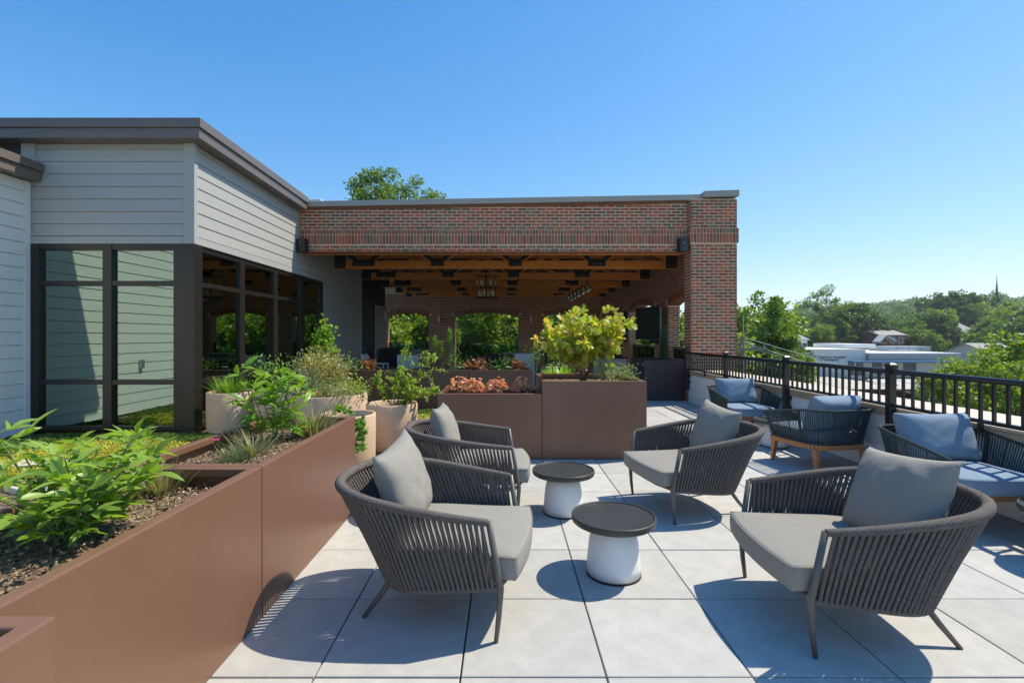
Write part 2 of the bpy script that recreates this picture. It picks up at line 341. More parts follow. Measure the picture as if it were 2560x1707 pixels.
def unit(a): return a / np.maximum(np.linalg.norm(a, axis=-1, keepdims=True), 1e-9)
def scatter(P, D, N, Sc, T):
    D = unit(D); X = unit(np.cross(D, N)); N = np.cross(X, D)
    tv, tf = T; Sc = np.asarray(Sc).reshape(-1, 1, 1)
    V = P[:, None, :] + Sc * (tv[None, :, 0:1] * X[:, None, :] + tv[None, :, 1:2] * D[:, None, :] + tv[None, :, 2:3] * N[:, None, :])
    F = tf[None] + (np.arange(len(P)) * len(tv))[:, None, None]
    return V.reshape(-1, 3), F.reshape(-1, tf.shape[1])
def leaves(name, P, D, N, Sc, T, m, parent=None, stuff=False):
    V, F = scatter(np.asarray(P, float), np.asarray(D, float), np.asarray(N, float), Sc, T)
    o = ob(name, fastmesh(name, V, F, m), parent)
    if stuff: kind(o, 'stuff')
    return o
_lm = {}
def leaf_objs(name, P, D, N, Sc, T, m, parent, key):
    if key not in _lm: _lm[key] = fastmesh(name, T[0], T[1], m)
    P = np.asarray(P, float); D = unit(np.asarray(D, float)); X = unit(np.cross(D, np.asarray(N, float))); N2 = np.cross(X, D)
    for p, d, x, n, s_ in zip(P, D, X, N2, Sc):
        o = bpy.data.objects.new(name, _lm[key]); COL.objects.link(o); o.parent = parent
        o.matrix_basis = Matrix(((x[0] * s_, d[0] * s_, n[0] * s_, p[0]), (x[1] * s_, d[1] * s_, n[1] * s_, p[1]), (x[2] * s_, d[2] * s_, n[2] * s_, p[2]), (0, 0, 0, 1)))

def rnd(n, a=-1, b=1): return RNG.uniform(a, b, n)
def rdir(n, up=0.0):
    d = RNG.normal(size=(n, 3)); d[:, 2] += up; return unit(d)

# ------------------------------------------------------------------ ground and far setting
def hill_h(x, y):
    def sm(t): t = min(1, max(0, t)); return t * t * (3 - 2 * t)
    return -6.05 + sm((y - 120) / 300) * (9 + 15 * sm((x - 130) / 200) + 3 * math.sin(x * .02) + 2 * math.sin(x * .051 + 1)) + sm((y - 500) / 500) * 14
def grid_mesh(name, xs, ys, h, m):
    V = [(x, y, h(x, y)) for y in ys for x in xs]; nx = len(xs)
    F = [(j * nx + i, j * nx + i + 1, (j + 1) * nx + i + 1, (j + 1) * nx + i) for j in range(len(ys) - 1) for i in range(nx - 1)]
    return fastmesh(name, np.array(V), np.array(F), m)
gr = ob('ground', grid_mesh('ground', list(np.linspace(-1500, 2000, 90)), list(np.linspace(-400, 2200, 80)), hill_h, 'grassland')); kind(gr, 'structure')
pk = box('parking_lot', 20, 42, -6.2, 92, 84, -5.93, 'concrete'); kind(pk, 'structure')

# ------------------------------------------------------------------ terrace floor, tile by tile
T = 0.61; X0 = -0.187; Y0 = 2.658
floor_ = kind(box('terrace_floor', -7.4, -2.4, -0.5, 5.0, 23.0, -0.035, 'joint'), 'structure')
tb = MB(); hw = T / 2 - .0038
tb.box(-hw, -hw, -.034, hw, hw, 0); tme = tb.mesh('tile', 'tile')
TR = random.Random(3)
ntile = 0
rest = MB()
for j in range(-7, 33):
    for i in range(-11, 8):
        x = X0 + (i + .5) * T; y = Y0 + (j + .5) * T
        if y > 22.6 or x > 4.9: continue
        if x < -1.25 and y < 9.7: continue
        if x > 3.95 and y < 10.9: continue
        if y < 0.6 or y > 13.5 or x < -3.2:
            rest.box(x - hw, y - hw, -.034, x + hw, y + hw, TR.uniform(-.001, .001)); continue
        o = ob('tile', tme, floor_, (x, y, TR.uniform(-.0015, .0015)), (TR.uniform(-.0012, .0012), TR.uniform(-.0012, .0012), TR.choice((0, 1, 2, 3)) * math.pi / 2)); ntile += 1
        bv = o.modifiers.new('bevel', 'BEVEL'); bv.width = .003; bv.segments = 1
kind(rest.build('tiles', 'tile', floor_), 'stuff')
bed = kind(box('planting_bed', -6.82, -2.4, -.034, -1.26, 9.55, -.005, 'soil'), 'structure')

# ------------------------------------------------------------------ brick pavilion
pav = thing('brick_pavilion', 'red and brown brick pavilion with open timber truss roof and arched openings', 'pavilion', (0, 10.6, 0))
PO = Vector((0, 10.6, 0))
def padd(mb, name, mats, **k):
    o = mb.build(name, mats, pav, **k); o.location = -PO; return o
CH = .0677; BL = .2032; JT = .0175
BR = random.Random(11)
bm_ = MB()      # joined brick geometry, two slots red / brown
def brick_box(mb, O, U, N, s0, s1, z0, z1, proud=.0045, back=.002, mi=None, jit=.0015):
    mi = (0 if BR.random() < .56 else 1) if mi is None else mi
    p = proud + BR.uniform(-jit, jit)
    def q(s_, z_, d_): return O + U * s_ + Vector((0, 0, z_)) + N * d_
    mb.hexa([q(s0, z0, -back), q(s1, z0, -back), q(s1, z0, p), q(s0, z0, p), q(s0, z1, -back), q(s1, z1, -back), q(s1, z1, p), q(s0, z1, p)], mi)
def brick_field(mb, O, U, N, a, b, z0, z1, opens=(), phase=0, skipfn=None):
    k0 = int(round(z0 / CH)); k = 0; z = z0
    while z + CH * .6 < z1:
        zt = min(z + CH, z1) - JT
        st = -(((k0 + k) % 2) * BL / 2) + phase
        s_ = a + st - BL
        while s_ < b:
            e0, e1 = max(s_, a), min(s_ + BL - JT, b)
            segs = [(e0, e1)] if e1 - e0 > .02 else []
            for (oa, ob_, sp, cr) in opens:
                new = []
                w = (ob_ - oa) / 2; ri = cr - sp; RR = (w * w + ri * ri) / (2 * ri); zc = cr - RR; mid = (oa + ob_) / 2
                for (p, q) in segs:
                    if q <= oa or p >= ob_ or z >= cr + .22:
                        if not (z + CH > sp - .02 and math.hypot((p + q) / 2 - mid, z + CH / 2 - zc) < RR + .19 and oa - .13 < (p + q) / 2 < ob_ + .13): new.append((p, q))
                    elif z + CH <= sp + .001:
                        if p < oa - .02: new.append((p, oa))
                        if q > ob_ + .02: new.append((ob_, q))
                    else:
                        if math.hypot((p + q) / 2 - mid, z + CH / 2 - zc) > RR + .19: new.append((p, q))
                segs = new
            for (p, q) in segs:
                if not skipfn or not skipfn(p, q, z): brick_box(mb, O, U, N, p, q, z, zt)
            s_ += BL
        z += CH; k += 1
def wall_core(mb, O, U, N, a, b, z0, z1, th, opens, mi=2):
    def q(s_, z_, d_): return O + U * s_ + Vector((0, 0, z_)) + N * d_
    def blk(s0, s1, zb0, zb1, zt): 
        mb.hexa([q(s0, zb0, -th), q(s1, zb1, -th), q(s1, zb1, 0), q(s0, zb0, 0), q(s0, zt, -th), q(s1, zt, -th), q(s1, zt, 0), q(s0, zt, 0)], mi)
    cur = a
    for (oa, ob_, sp, cr) in opens:
        if oa > cur: blk(cur, oa, z0, z0, z1)
        w = (ob_ - oa) / 2; ri = cr - sp; RR = (w * w + ri * ri) / (2 * ri); zc = cr - RR; mid = (oa + ob_) / 2; n = 20
        f = lambda s_: zc + math.sqrt(max(0, RR * RR - (s_ - mid) ** 2))
        for i in range(n):
            s0 = oa + (ob_ - oa) * i / n; s1 = oa + (ob_ - oa) * (i + 1) / n
            if s1 <= a: continue
            s0 = max(s0, a); blk(s0, s1, f(s0), f(s1), z1)
        cur = ob_
    if cur < b: blk(cur, b, z0, z0, z1)
def arch_ring(mb, O, U, N, oa, ob_, sp, cr, th, lim=None):
    w = (ob_ - oa) / 2; ri = cr - sp; RR = (w * w + ri * ri) / (2 * ri); zc = cr - RR; mid = (oa + ob_) / 2
    A = math.asin(w / RR); n = int(2 * A * RR / .069)
    def q(s_, z_, d_): return O + U * s_ + Vector((0, 0, z_)) + N * d_
    for i in range(n):
        a0 = -A + 2 * A * (i + .08) / n; a1 = -A + 2 * A * (i + .92) / n
        if lim is not None and mid + RR * math.sin(a0) < lim: continue
        for dd0, dd1 in ((-th / 2 + .005, .008), (-th - .008, -th / 2 - .005)):
            P = []
            for d_ in (dd0, dd1):
                for (an, r_) in ((a0, RR - .007), (a1, RR - .007), (a1, RR + .2), (a0, RR + .2)):
                    P.append(q(mid + r_ * math.sin(an), zc + r_ * math.cos(an), d_))
            mb.hexa(P, 0 if BR.random() < .56 else 1)
EX = Vector((1, 0, 0)); EY = Vector((0, 1, 0)); EZ = Vector((0, 0, 1))
# back wall (faces -Y) and its arches
YB = 22.2; XW = -4.5; XS = 4.53
OPB = [(-5.34, -3.46, 2.306, 2.48), (-2.27, .606, 2.306, 2.48), (1.77, 4.25, 2.306, 2.48)]
wall_core(bm_, Vector((0, YB, 0)), EX, -EY, -6.4, 5.0, 0, 4.2, .45, OPB)
brick_field(bm_, Vector((0, YB, 0)), EX, -EY, -5.6, XS, .002, 3.35, OPB)
for o_ in OPB:
    arch_ring(bm_, Vector((0, YB, 0)), EX, -EY, *o_, .45)
for o_ in OPB:      # left jambs (face +X)
    brick_field(bm_, Vector((o_[0], YB + .45, 0)), -EY, EX, 0, .45, 0, 2.3)
    brick_field(bm_, Vector((o_[1], YB, 0)), EY, -EX, 0, .45, 0, 2.3)
# side wall (inner face faces -X), s runs along +Y
OPS = [(11.0, 13.64, 2.27, 2.44), (14.9, 17.97, 2.27, 2.46), (18.95, 21.4, 2.27, 2.44)]
PYB = 10.92
wall_core(bm_, Vector((XS, 0, 0)), EY, -EX, PYB, YB, 0, 4.2, .32, OPS)
brick_field(bm_, Vector((XS, 0, 0)), EY, -EX, PYB, YB, 0, 3.95, OPS)
for o_ in OPS:
    arch_ring(bm_, Vector((XS, 0, 0)), EY, -EX, *o_, .32)
    brick_field(bm_, Vector((XS, o_[1], 0)), EX, -EY, 0, .32, 0, 2.25)
    brick_field(bm_, Vector((XS, o_[0], 0)), EX, EY, 0, .32, 0, 2.25)
# pier
PX0, PX1, PYF = 3.978, 4.97, 10.53
SB0, SB1 = 3.41, 3.735
bm_.box(PX0 + .008, PYF + .008, 0, PX1 - .008, PYB, 4.36, 2)
bm_.box(PX0 - .018, PYF - .018, SB0, PX1 + .018, PYB, SB1, 2)
# beam core
BYF = 10.70; BX0 = -4.5; BZ0 = 3.262
def cop_z(x): return 4.215 + (x + 4.5) / 9.4 * .165          # underside of coping rises to the right
bm_.hexa([(BX0, BYF, BZ0), (PX0, BYF, BZ0), (PX0, BYF + .42, BZ0), (BX0, BYF + .42, BZ0), (BX0, BYF, cop_z(BX0) - .03), (PX0, BYF, cop_z(PX0) - .03), (PX0, BYF + .42, cop_z(PX0) - .03), (BX0, BYF + .42, cop_z(BX0) - .03)], 2)
OB = Vector((0, BYF, 0))
z = BZ0
brick_field(bm_, OB, EX, -EY, BX0, PX0, BZ0 + .004, SB0 - .005)
z = SB1 + .012
while z < 4.30:     # courses above the soldier band stop under the rising coping
    k = int(round(z / CH)); s_ = BX0 - (k % 2) * BL / 2
    while s_ < PX0:
        e0, e1 = max(BX0, s_), min(PX0, s_ + BL - JT)
        if e1 - e0 > .03 and z + CH < cop_z(e0) - .004: brick_box(bm_, OB, EX, -EY, e0, e1, z, z + CH - JT)
        s_ += BL
    z += CH
def soldier(O, U, N, a, b, zb, zm, zt, mb, proud):
    s_ = a
    while s_ + .04 < b:
        e1 = min(s_ + .051, b)
        brick_box(mb, O, U, N, s_, e1, zb, zm, proud); brick_box(mb, O, U, N, s_, e1, zm + JT, zt, proud)
        s_ += .0680
soldier(OB, EX, -EY, BX0, PX0 - .005, SB0 + .01, SB0 + .205, SB1 - .006, bm_, .012)
# soffit edge: row of headers under the beam
s_ = BX0
while s_ < PX0 - .05:
    bm_.hexa([(s_, BYF + .004, BZ0 - .012), (s_ + .092 * .6, BYF + .004, BZ0 - .012), (s_ + .092 * .6, BYF + .20, BZ0 - .012), (s_, BYF + .20, BZ0 - .012), (s_, BYF + .004, BZ0 + .01), (s_ + .092 * .6, BYF + .004, BZ0 + .01), (s_ + .092 * .6, BYF + .20, BZ0 + .01), (s_, BYF + .20, BZ0 + .01)], 0 if BR.random() < .6 else 1); s_ += .068
# pier left return and right side, pier upper part
OL = Vector((PX0 + .008, PYF, 0))
brick_field(bm_, Vector((PX0 + .008, PYB, 0)), -EY, -EX, 0, PYB - PYF, 0, SB0 - .003, phase=.1)
brick_field(bm_, Vector((PX0 + .008, BYF, 0)), -EY, -EX, 0, BYF - PYF, SB1 + .008, 4.36, phase=.1)
soldier(Vector((PX0 - .018, BYF, 0)), -EY, -EX, 0, BYF - PYF + .012, SB0 + .01, SB0 + .205, SB1 - .006, bm_, .006)
brick_field(bm_, Vector((PX1 - .008, PYF, 0)), EY, EX, 0, PYB - PYF, 0, SB0, phase=.1)
brick_field(bm_, Vector((PX1 - .008, PYF, 0)), EY, EX, 0, PYB - PYF, SB1 + .008, 4.36, phase=.1)
# pier front: bricks one by one (the largest in view), the rest joined
_bc = {}
def one_brick(O, U, N, s0, s1, z0, z1, proud, ry=0):
    w = round(s1 - s0, 3); h = round(z1 - z0, 3); mi = 'red' if BR.random() < .56 else 'brn'
    if (w, h, mi) not in _bc:
        b_ = MB(); b_.box(-w / 2, -.012, -h / 2, w / 2, .004, h / 2); _bc[(w, h, mi)] = b_.mesh('brick', mi)
    c = O + U * ((s0 + s1) / 2) + Vector((0, 0, (z0 + z1) / 2)) + N * (proud - .012 + BR.uniform(-.0015, .0015))
    o = ob('brick', _bc[(w, h, mi)], pav, c - PO, (0, BR.uniform(-.006, .006), 0))
    return o
OF = Vector((PX0, PYF + .008, 0)); PW = PX1 - PX0; nb = 0
rows = int(SB0 / CH)
for k in range(rows - 1, -1, -1):
    z = k * CH + .012; s_ = -(k % 2) * BL / 2
    while s_ < PW - .02:
        e0, e1 = max(0, s_), min(PW, s_ + BL - JT - .004)
        if e1 - e0 > .03:
            if nb < 236 and k * CH > .5: one_brick(OF, EX, -EY, e0, e1, z, z + CH - JT - .002, .008); nb += 1
            else: brick_box(bm_, OF, EX, -EY, e0, e1, z, z + CH - JT, .008)
        s_ += BL
z = SB1 + .014; k = 0
while z + CH < 4.37:
    s_ = -(k % 2) * BL / 2
    while s_ < PW - .02:
        e0, e1 = max(0, s_), min(PW, s_ + BL - JT - .004)
        if e1 - e0 > .03: one_brick(OF, EX, -EY, e0, e1, z, z + CH - JT - .002, .008); nb += 1
        s_ += BL
    z += CH; k += 1
s_ = -.014
while s_ < PW + .005 and nb < 298:
    one_brick(Vector((PX0, PYF - .018, 0)), EX, -EY, s_, s_ + .054, SB0 + .012, SB0 + .205, .008); nb += 1
    brick_box(bm_, Vector((PX0, PYF - .018, 0)), EX, -EY, s_, s_ + .054, SB0 + .218, SB1 - .01, .008)
    s_ += .0698
kind(padd(bm_, 'brickwork', ['red', 'brn', 'mortar']), 'stuff')
# coping: one long sloped length and the raised corner length
cp = MB()
def cop(x0, x1, z0, z1, dz, yf, yb):
    cp.hexa([(x0, yf, z0), (x1, yf, z1), (x1, yb, z1), (x0, yb, z0), (x0, yf, z0 + dz), (x1, yf, z1 + dz), (x1, yb, z1 + dz), (x0, yb, z0 + dz)])
cop(-4.42, -.6, cop_z(-4.42), cop_z(-.6), .118, BYF - .07, BYF + .55); cop(-.594, 4.25, cop_z(-.594), cop_z(4.25), .118, BYF - .07, BYF + .55)
padd(cp, 'coping', 'coping', bevel=.004)
cp = MB(); cop(4.256, 4.995, 4.385, 4.41, .13, PYF - .055, PYB + .3); padd(cp, 'coping', 'coping', bevel=.004)
cp = MB(); cop(4.6, 5.02, 4.3, 4.3, .14, PYB + .3, YB + .5); padd(cp, 'coping', 'coping')
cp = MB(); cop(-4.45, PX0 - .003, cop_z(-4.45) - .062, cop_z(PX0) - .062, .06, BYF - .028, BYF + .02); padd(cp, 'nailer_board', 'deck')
padd(MB().box(-4.5, BYF + .21, BZ0 - .014, PX0 - .02, BYF + .44, BZ0 - .002), 'soffit_board', 'timber', bevel=.003)
# roof deck and purlins
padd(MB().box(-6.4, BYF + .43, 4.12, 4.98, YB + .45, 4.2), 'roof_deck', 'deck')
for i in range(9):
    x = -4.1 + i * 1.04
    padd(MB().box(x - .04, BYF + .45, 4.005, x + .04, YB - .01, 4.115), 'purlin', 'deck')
# five trusses
NX = [-3.71, -1.777, .264, 2.40]
gus = MB()
def vplate(mb, nb_, full=True):
    w = .045 + .062 * nb_
    mb.box(-w, -.012, -.135, w, 0, .03)
    for sg in (-1, 1):
        d = Vector((sg * .79, 0, .61)).normalized(); p = Vector((sg * w * .55, -.006, -.01))
        mb.bar(p, p + d * .40, .013, .10, up=d.cross(Vector((0, 1, 0))))
    for i in range(nb_):
        x = (i - (nb_ - 1) / 2) * .105
        mb.tube([(x, -.012, -.085), (x, -.026, -.085)], .016, 6, 1)
    for sg in (-1, 1): mb.tube([(sg * (w * .55 + .27), -.012, .2), (sg * (w * .55 + .27), -.026, .2)], .016, 6, 1)
gm = {}
for nb_ in (2, 3, 4):
    q = MB(); vplate(q, nb_); gm[nb_] = q.mesh('gusset_plate', ['blackmatte', 'steel'])
q = MB(); q.box(-.14, -.012, -.16, .14, 0, .2); q.tube([(-.06, -.012, -.09), (-.06, -.026, -.09)], .016, 6, 1); q.tube([(.06, -.012, -.09), (.06, -.026, -.09)], .016, 6, 1); gm['e'] = q.mesh('end_plate', ['blackmatte', 'steel'])
trm = MB()
ZT = 3.185
trm.box(XW + .02, -.075, ZT, XS - .02, .075, ZT + .208)
trm.box(XW + .02, -.07, 3.86, XS - .02, .07, 4.0)
for i, x in enumerate(NX):
    for sg in (-1, 1):
        trm.bar((x + sg * .05, 0, ZT + .16), (x + sg * .98, 0, 3.90), .11, .10, up=(0, 1, 0))
trm.bar((XS - .12, 0, ZT + .16), (XS - 1.1, 0, 3.9), .11, .1, up=(0, 1, 0)); trm.bar((XW + .12, 0, ZT + .16), (XW + .12, 0, 3.9), .1, .11, up=(0, 1, 0))
tmesh = trm.mesh('roof_truss', 'timber')
for Yt in (12.95, 15.38, 17.8, 20.1, 22.08):
    t_ = ob('roof_truss', tmesh, pav, Vector((0, Yt, 0)) - PO)
    for x, n_ in zip(NX, (4, 2, 2, 3)): ob('gusset_plate', gm[n_], t_, (x, -.077, ZT + .2))
    for x in (XS - .18, XW + .18): ob('end_plate', gm['e'], t_, (x, -.077, ZT + .17))
# slim conduit runs under the roof
padd(MB().tube([(-4.3, 14.1, 3.9), (4.4, 14.1, 3.9)], .016, 6), 'conduit', 'steel')

# ------------------------------------------------------------------ left grey clad building
cb = thing('clad_building', 'grey lap siding building with dark bronze corner windows and flat overhanging roof', 'building', (-4.5, 7.09, 0))
CO = Vector((-4.5, 7.09, 0))
def cadd(mb, name, m, **k):
    o = mb.build(name, m, cb, **k); o.location = -CO; return o
WX, WY, LX = -4.5, 7.09, -6.86
ZR = 4.19
cadd(MB().box(LX - 6, WY + .02, 2.75, WX - .02, 15.3, ZR), 'wall_core', 'groove')
# board courses, front
def board(mb, ax, a0, a1, p, z0, z1, t0=.012, t1=.022):
    """lap board: lower edge sticks out further than upper; ax 'x' runs along x facing -y at y=p, 'y' runs along y facing +x at x=p"""
    if ax == 'x': mb.hexa([(a0, p - t1, z0), (a1, p - t1, z0), (a1, p + .015, z0), (a0, p + .015, z0), (a0, p - t0, z1), (a1, p - t0, z1), (a1, p + .015, z1), (a0, p + .015, z1)])
    elif ax == '+x': mb.hexa([(p + t1, a0, z0), (p + t1, a1, z0), (p - .015, a1, z0), (p - .015, a0, z0), (p + t0, a0, z1), (p + t0, a1, z1), (p - .015, a1, z1), (p - .015, a0, z1)])
    else: mb.hexa([(p - t1, a0, z0), (p - t1, a1, z0), (p + .015, a1, z0), (p + .015, a0, z0), (p - t0, a0, z1), (p - t0, a1, z1), (p + .015, a1, z1), (p + .015, a0, z1)])
PIT = .1795
for k in range(8):
    z0 = 2.905 + k * PIT - .05; z1 = min(z0 + PIT - .005, ZR - .005)
    if k == 0: z0 = 2.862
    b_ = MB(); board(b_, 'x', LX + .02, WX - .13, WY, z0, z1); cadd(b_, 'siding_board', 'siding')
    for (a0, a1) in ((WY + .06, 12.2 if k % 2 else 10.3), (12.204 if k % 2 else 10.304, 15.28)):
        b_ = MB(); board(b_, '+x', a0, a1, WX, z0, z1); cadd(b_, 'siding_board', 'siding')
cadd(MB().box(LX + .02, WY - .03, 2.748, WX - .13, WY + .02, 2.852), 'trim_band', 'siding', bevel=.003)
cadd(MB().box(WX - .02, WY + .06, 2.748, WX + .03, 12.14, 2.852), 'trim_band', 'siding', bevel=.003)
cadd(MB().box(WX - .125, WY - .034, 2.748, WX + .034, WY + .055, ZR), 'corner_board', 'siding', bevel=.003)
cadd(MB().box(LX - .1, WY - .03, 3.7, LX + .1, WY + .03, ZR), 'corner_board', 'siding')
# siding below head height beyond the windows, to the door
for k in range(17):
    z0 = .02 + k * .1675; z1 = z0 + .1625
    b_ = MB(); board(b_, '+x', 12.27, 15.22, WX, z0, z1); cadd(b_, 'siding_board', 'siding')
    b_ = MB(); board(b_, '+x', 17.0, 18.5, WX, z0, min(z1, 2.5)); 
    if z0 < 2.45: cadd(b_, 'siding_board', 'siding')
cadd(MB().box(WX - .4, 12.14, 0, WX - .02, 15.3, 2.87), 'wall_core', 'groove')
cadd(MB().box(WX - .4, 16.95, 0, WX - .02, 18.45, 2.52), 'wall_core', 'groove')
cadd(MB().box(WX - .03, 12.14, 0, WX + .03, 12.26, 2.75), 'corner_board', 'siding')
cadd(MB().box(WX - .03, 15.22, 0, WX + .035, 15.32, 4.1), 'corner_board', 'siding')
cadd(MB().box(WX - .4, 18.45, 0, WX + .03, 18.52, 2.55), 'corner_board', 'siding')
dr = MB(); dr.box(WX - .12, 15.36, 0, WX - .05, 16.92, 2.55)
do = cadd(dr, 'door', 'door')
hd = MB(); hd.tube([(WX - .05, 15.52, 1.02), (WX + .02, 15.52, 1.02), (WX + .02, 15.66, 1.02)], .012, 6); hd.build('handle', 'steel', do)
cadd(MB().box(WX - .9, 15.3, 2.56, WX - .02, 18.5, 4.1), 'door_header', 'blackmatte')
ab = MB(); ab.box(WX + .0, 18.15, 2.02, WX + .06, 18.4, 2.3); cadd(ab, 'alarm_box', 'offwhite', bevel=.01)
# roof slab, two tier fascia
rf = MB(); rf.hexa([(LX - 6, WY - .22, ZR), (WX + .22, WY - .22, ZR), (WX + .22, 10.62, ZR - .05), (LX - 6, 10.62, ZR - .05), (LX - 6, WY - .22, ZR + .14), (WX + .22, WY - .22, ZR + .14), (WX + .22, 10.62, ZR + .09), (LX - 6, 10.62, ZR + .09)])
cadd(rf, 'fascia', 'fascia', bevel=.004)
rf = MB(); rf.hexa([(LX - 6, WY - .25, ZR + .142), (WX + .25, WY - .25, ZR + .142), (WX + .25, 10.62, ZR + .092), (LX - 6, 10.62, ZR + .092), (LX - 6, WY - .25, ZR + .27), (WX + .25, WY - .25, ZR + .27), (WX + .25, 10.62, ZR + .22), (LX - 6, 10.62, ZR + .22)])
cadd(rf, 'roof_edge', 'fascia', bevel=.004)
cadd(MB().box(LX - 6, 10.62, ZR - .04, WX - .05, 15.3, ZR + .12), 'roof', 'fascia')
# corner post
cadd(MB().box(WX - .20, WY - .035, 0.02, WX + .035, WY + .15, 2.745), 'corner_post', 'frame', bevel=.004)
# window walls: front (y = WY) and right side (x = WX)
def fr(name, x0, y0, z0, x1, y1, z1): return cadd(MB().box(x0, y0, z0, x1, y1, z1), name, 'frame', bevel=.003)
def zf(zs):  return zs
HZ = [(0.06, .12), (.72, .79), (2.145, 2.215), (2.66, 2.745)]
fx = [(LX + .02, LX + .15), (-5.79, -5.66), (WX - .27, WX - .2)]
wf = MB()
for a, b in fx: wf.box(a, WY - .03, .06, b, WY + .09, 2.745)
for i in range(2):
    for z0, z1 in HZ: wf.box(fx[i][1], WY - .02, z0, fx[i + 1][0], WY + .08, z1)
w1 = cadd(wf, 'window_frame', 'frame', bevel=.003)
for i in range(2):
    for k in range(3): MB().box(fx[i][1] - .005, WY + .03, HZ[k][1] - .005, fx[i + 1][0] + .005, WY + .042, HZ[k + 1][0] + .005).build('pane', 'glass', w1)
ys = [(7.24, 7.29), (8.33, 8.48), (9.56, 9.71), (10.79, 11.0), (11.90, 12.14)]
wf = MB()
for a, b in ys: wf.box(WX - .09, a, .06, WX + .008, b, 2.745)
for i in range(4):
    for k, (z0, z1) in enumerate(HZ):
        if i == 3 and k == 1: continue
        wf.box(WX - .08, ys[i][1], z0, WX + .004, ys[i + 1][0], z1)
w2 = cadd(wf, 'window_frame', 'frame', bevel=.003)
for i in range(4):
    for k in range(3):
        z0 = HZ[k][1]
        if i == 3:
            if k == 0: continue
            if k == 1: z0 = .12
        MB().box(WX - .045, ys[i][1] - .005, z0 - .005, WX - .033, ys[i + 1][0] + .005, HZ[k + 1][0] + .005).build('pane', 'glass', w2)
hn = MB(); hn.box(WX + .01, 11.78, .95, WX + .07, 11.86, 1.35); cadd(hn, 'door_pull', 'blackmatte')
# room behind the glass
rm = MB()
rm.box(-12, 7.3, -.02, -4.7, 15.2, 0.0); cadd(rm, 'room_floor', 'intfloor')
cadd(MB().box(-12.1, 7.2, 0, -12, 15.2, 2.75), 'room_wall', 'interior')
cadd(MB().box(-12, 15.1, 0, -4.95, 15.2, 2.75), 'room_wall', 'interior')
cadd(MB().box(-12, 7.35, 2.70, -4.7, 15.1, 2.745), 'room_ceiling', 'interior')
cadd(MB().box(-8.3, 9.6, 0, -8.15, 13.6, 2.7), 'room_wall', 'interior')
cadd(MB().box(-6.9, 7.17, 0.06, -6.45, 7.22, 2.66), 'window_shade', 'interior')
for (x, y) in ((-6.6, 9.2), (-6.4, 11.6)):
    o = cadd(MB().tube([(x, y - .5, 2.3), (x, y + .5, 2.3)], .02, 6), 'pendant_light', 'lamp')
tag(box('roof_hatch', -6.3, 14.0, 4.3, -5.25, 15.0, 5.33, 'hosptop', bevel=.02), 'white roof hatch box rising behind the pavilion coping', 'roof hatch')
# ------------------------------------------------------------------ white clad wing at far left
wing = thing('clad_wing', 'white lap siding wing with dark bronze eave at the left edge', 'building wing', (LX, 6.0, 0))
GO = Vector((LX, 6.0, 0))
def gadd(mb, name, m, **k):
    o = mb.build(name, m, wing, **k); o.location = -GO; return o
gadd(MB().box(LX - 4, -2.4, -.02, LX - .02, WY - .02, 3.64), 'wall_core', 'groove')
for k in range(20):
    z0 = .02 + k * .182; z1 = min(z0 + .176, 3.63)
    if z1 - z0 < .05: continue
    for (a0, a1) in ((-2.4, 3.4 + (k % 3) * .8), (3.404 + (k % 3) * .8, WY - .11)):
        b_ = MB(); board(b_, '+x', a0, a1, LX, z0, z1); gadd(b_, 'siding_board', 'white')
gadd(MB().box(LX - .02, WY - .105, 0.0, LX + .035, WY - .025, 3.63), 'corner_board', 'white')
gadd(MB().box(LX - 4, -2.4, 3.64, LX + .2, WY - .04, 3.77), 'fascia', 'fascia', bevel=.004)
gadd(MB().box(LX - 4, -2.4, 3.772, LX + .235, WY - .035, 3.89), 'roof_edge', 'fascia', bevel=.004)
gadd(MB().box(LX + .02, 5.0, .82, LX + .08, 5.08, .98), 'outlet_box', 'steel')

# ------------------------------------------------------------------ parapet wall and railing on the right
par = thing('parapet_wall', 'low white sided parapet wall with a tan cap along the terrace edge', 'wall', (3.92, 5, 0))
KO = Vector((3.92, 5, 0))
def kadd(mb, name, m, **k):
    o = mb.build(name, m, par, **k); o.location = -KO; return o
kadd(MB().box(3.945, -3, -.4, 4.5, PYF - .01, .59), 'wall_core', 'groove')
for k in range(4):
    z0 = .01 + k * .149; z1 = z0 + .144
    e = -3
    for a1 in (1.2 + .7 * (k % 2), 4.9 - .5 * (k % 2), 8.2 + .3 * (k % 2), PYF - .015):
        b_ = MB(); board(b_, '-x', e, a1, 3.935, z0, z1, .006, .014); kadd(b_, 'siding_board', 'white'); e = a1 + .004
kadd(MB().box(3.90, -3, .605, 3.93, PYF - .02, .672), 'cap_edge', 'capedge')
kadd(MB().box(3.905, -3, .674, 4.62, PYF - .02, .70), 'cap', 'capstone', bevel=.004)
for (y) in (3.15, 6.7):
    o = kadd(MB().box(3.86, y - .11, .26, 3.92, y + .11, .38).box(3.852, y - .09, .285, 3.86, y + .09, .355), 'outlet_cover', 'blackmatte', bevel=.004)
rl = thing('railing', 'black metal railing with square posts and slim balusters above the parapet', 'railing', (3.87, 5, 0))
RO = Vector((3.87, 5, 0)); RX = 3.862
PY = [10.43, 8.60, 6.76, 4.92, 3.06, 1.2]
pm = MB(); pm.box(-.034, -.034, .28, .034, .034, 1.115); pm.box(-.044, -.044, 1.117, .044, .044, 1.135); pm.hexa([(-.042, -.042, 1.136), (.042, -.042, 1.136), (.042, .042, 1.136), (-.042, .042, 1.136), (-.02, -.02, 1.152), (.02, -.02, 1.152), (.02, .02, 1.152), (-.02, .02, 1.152)])
pm.box(.044, -.03, .42, .08, .03, .47); pm.box(.044, -.03, .55, .08, .03, .6)
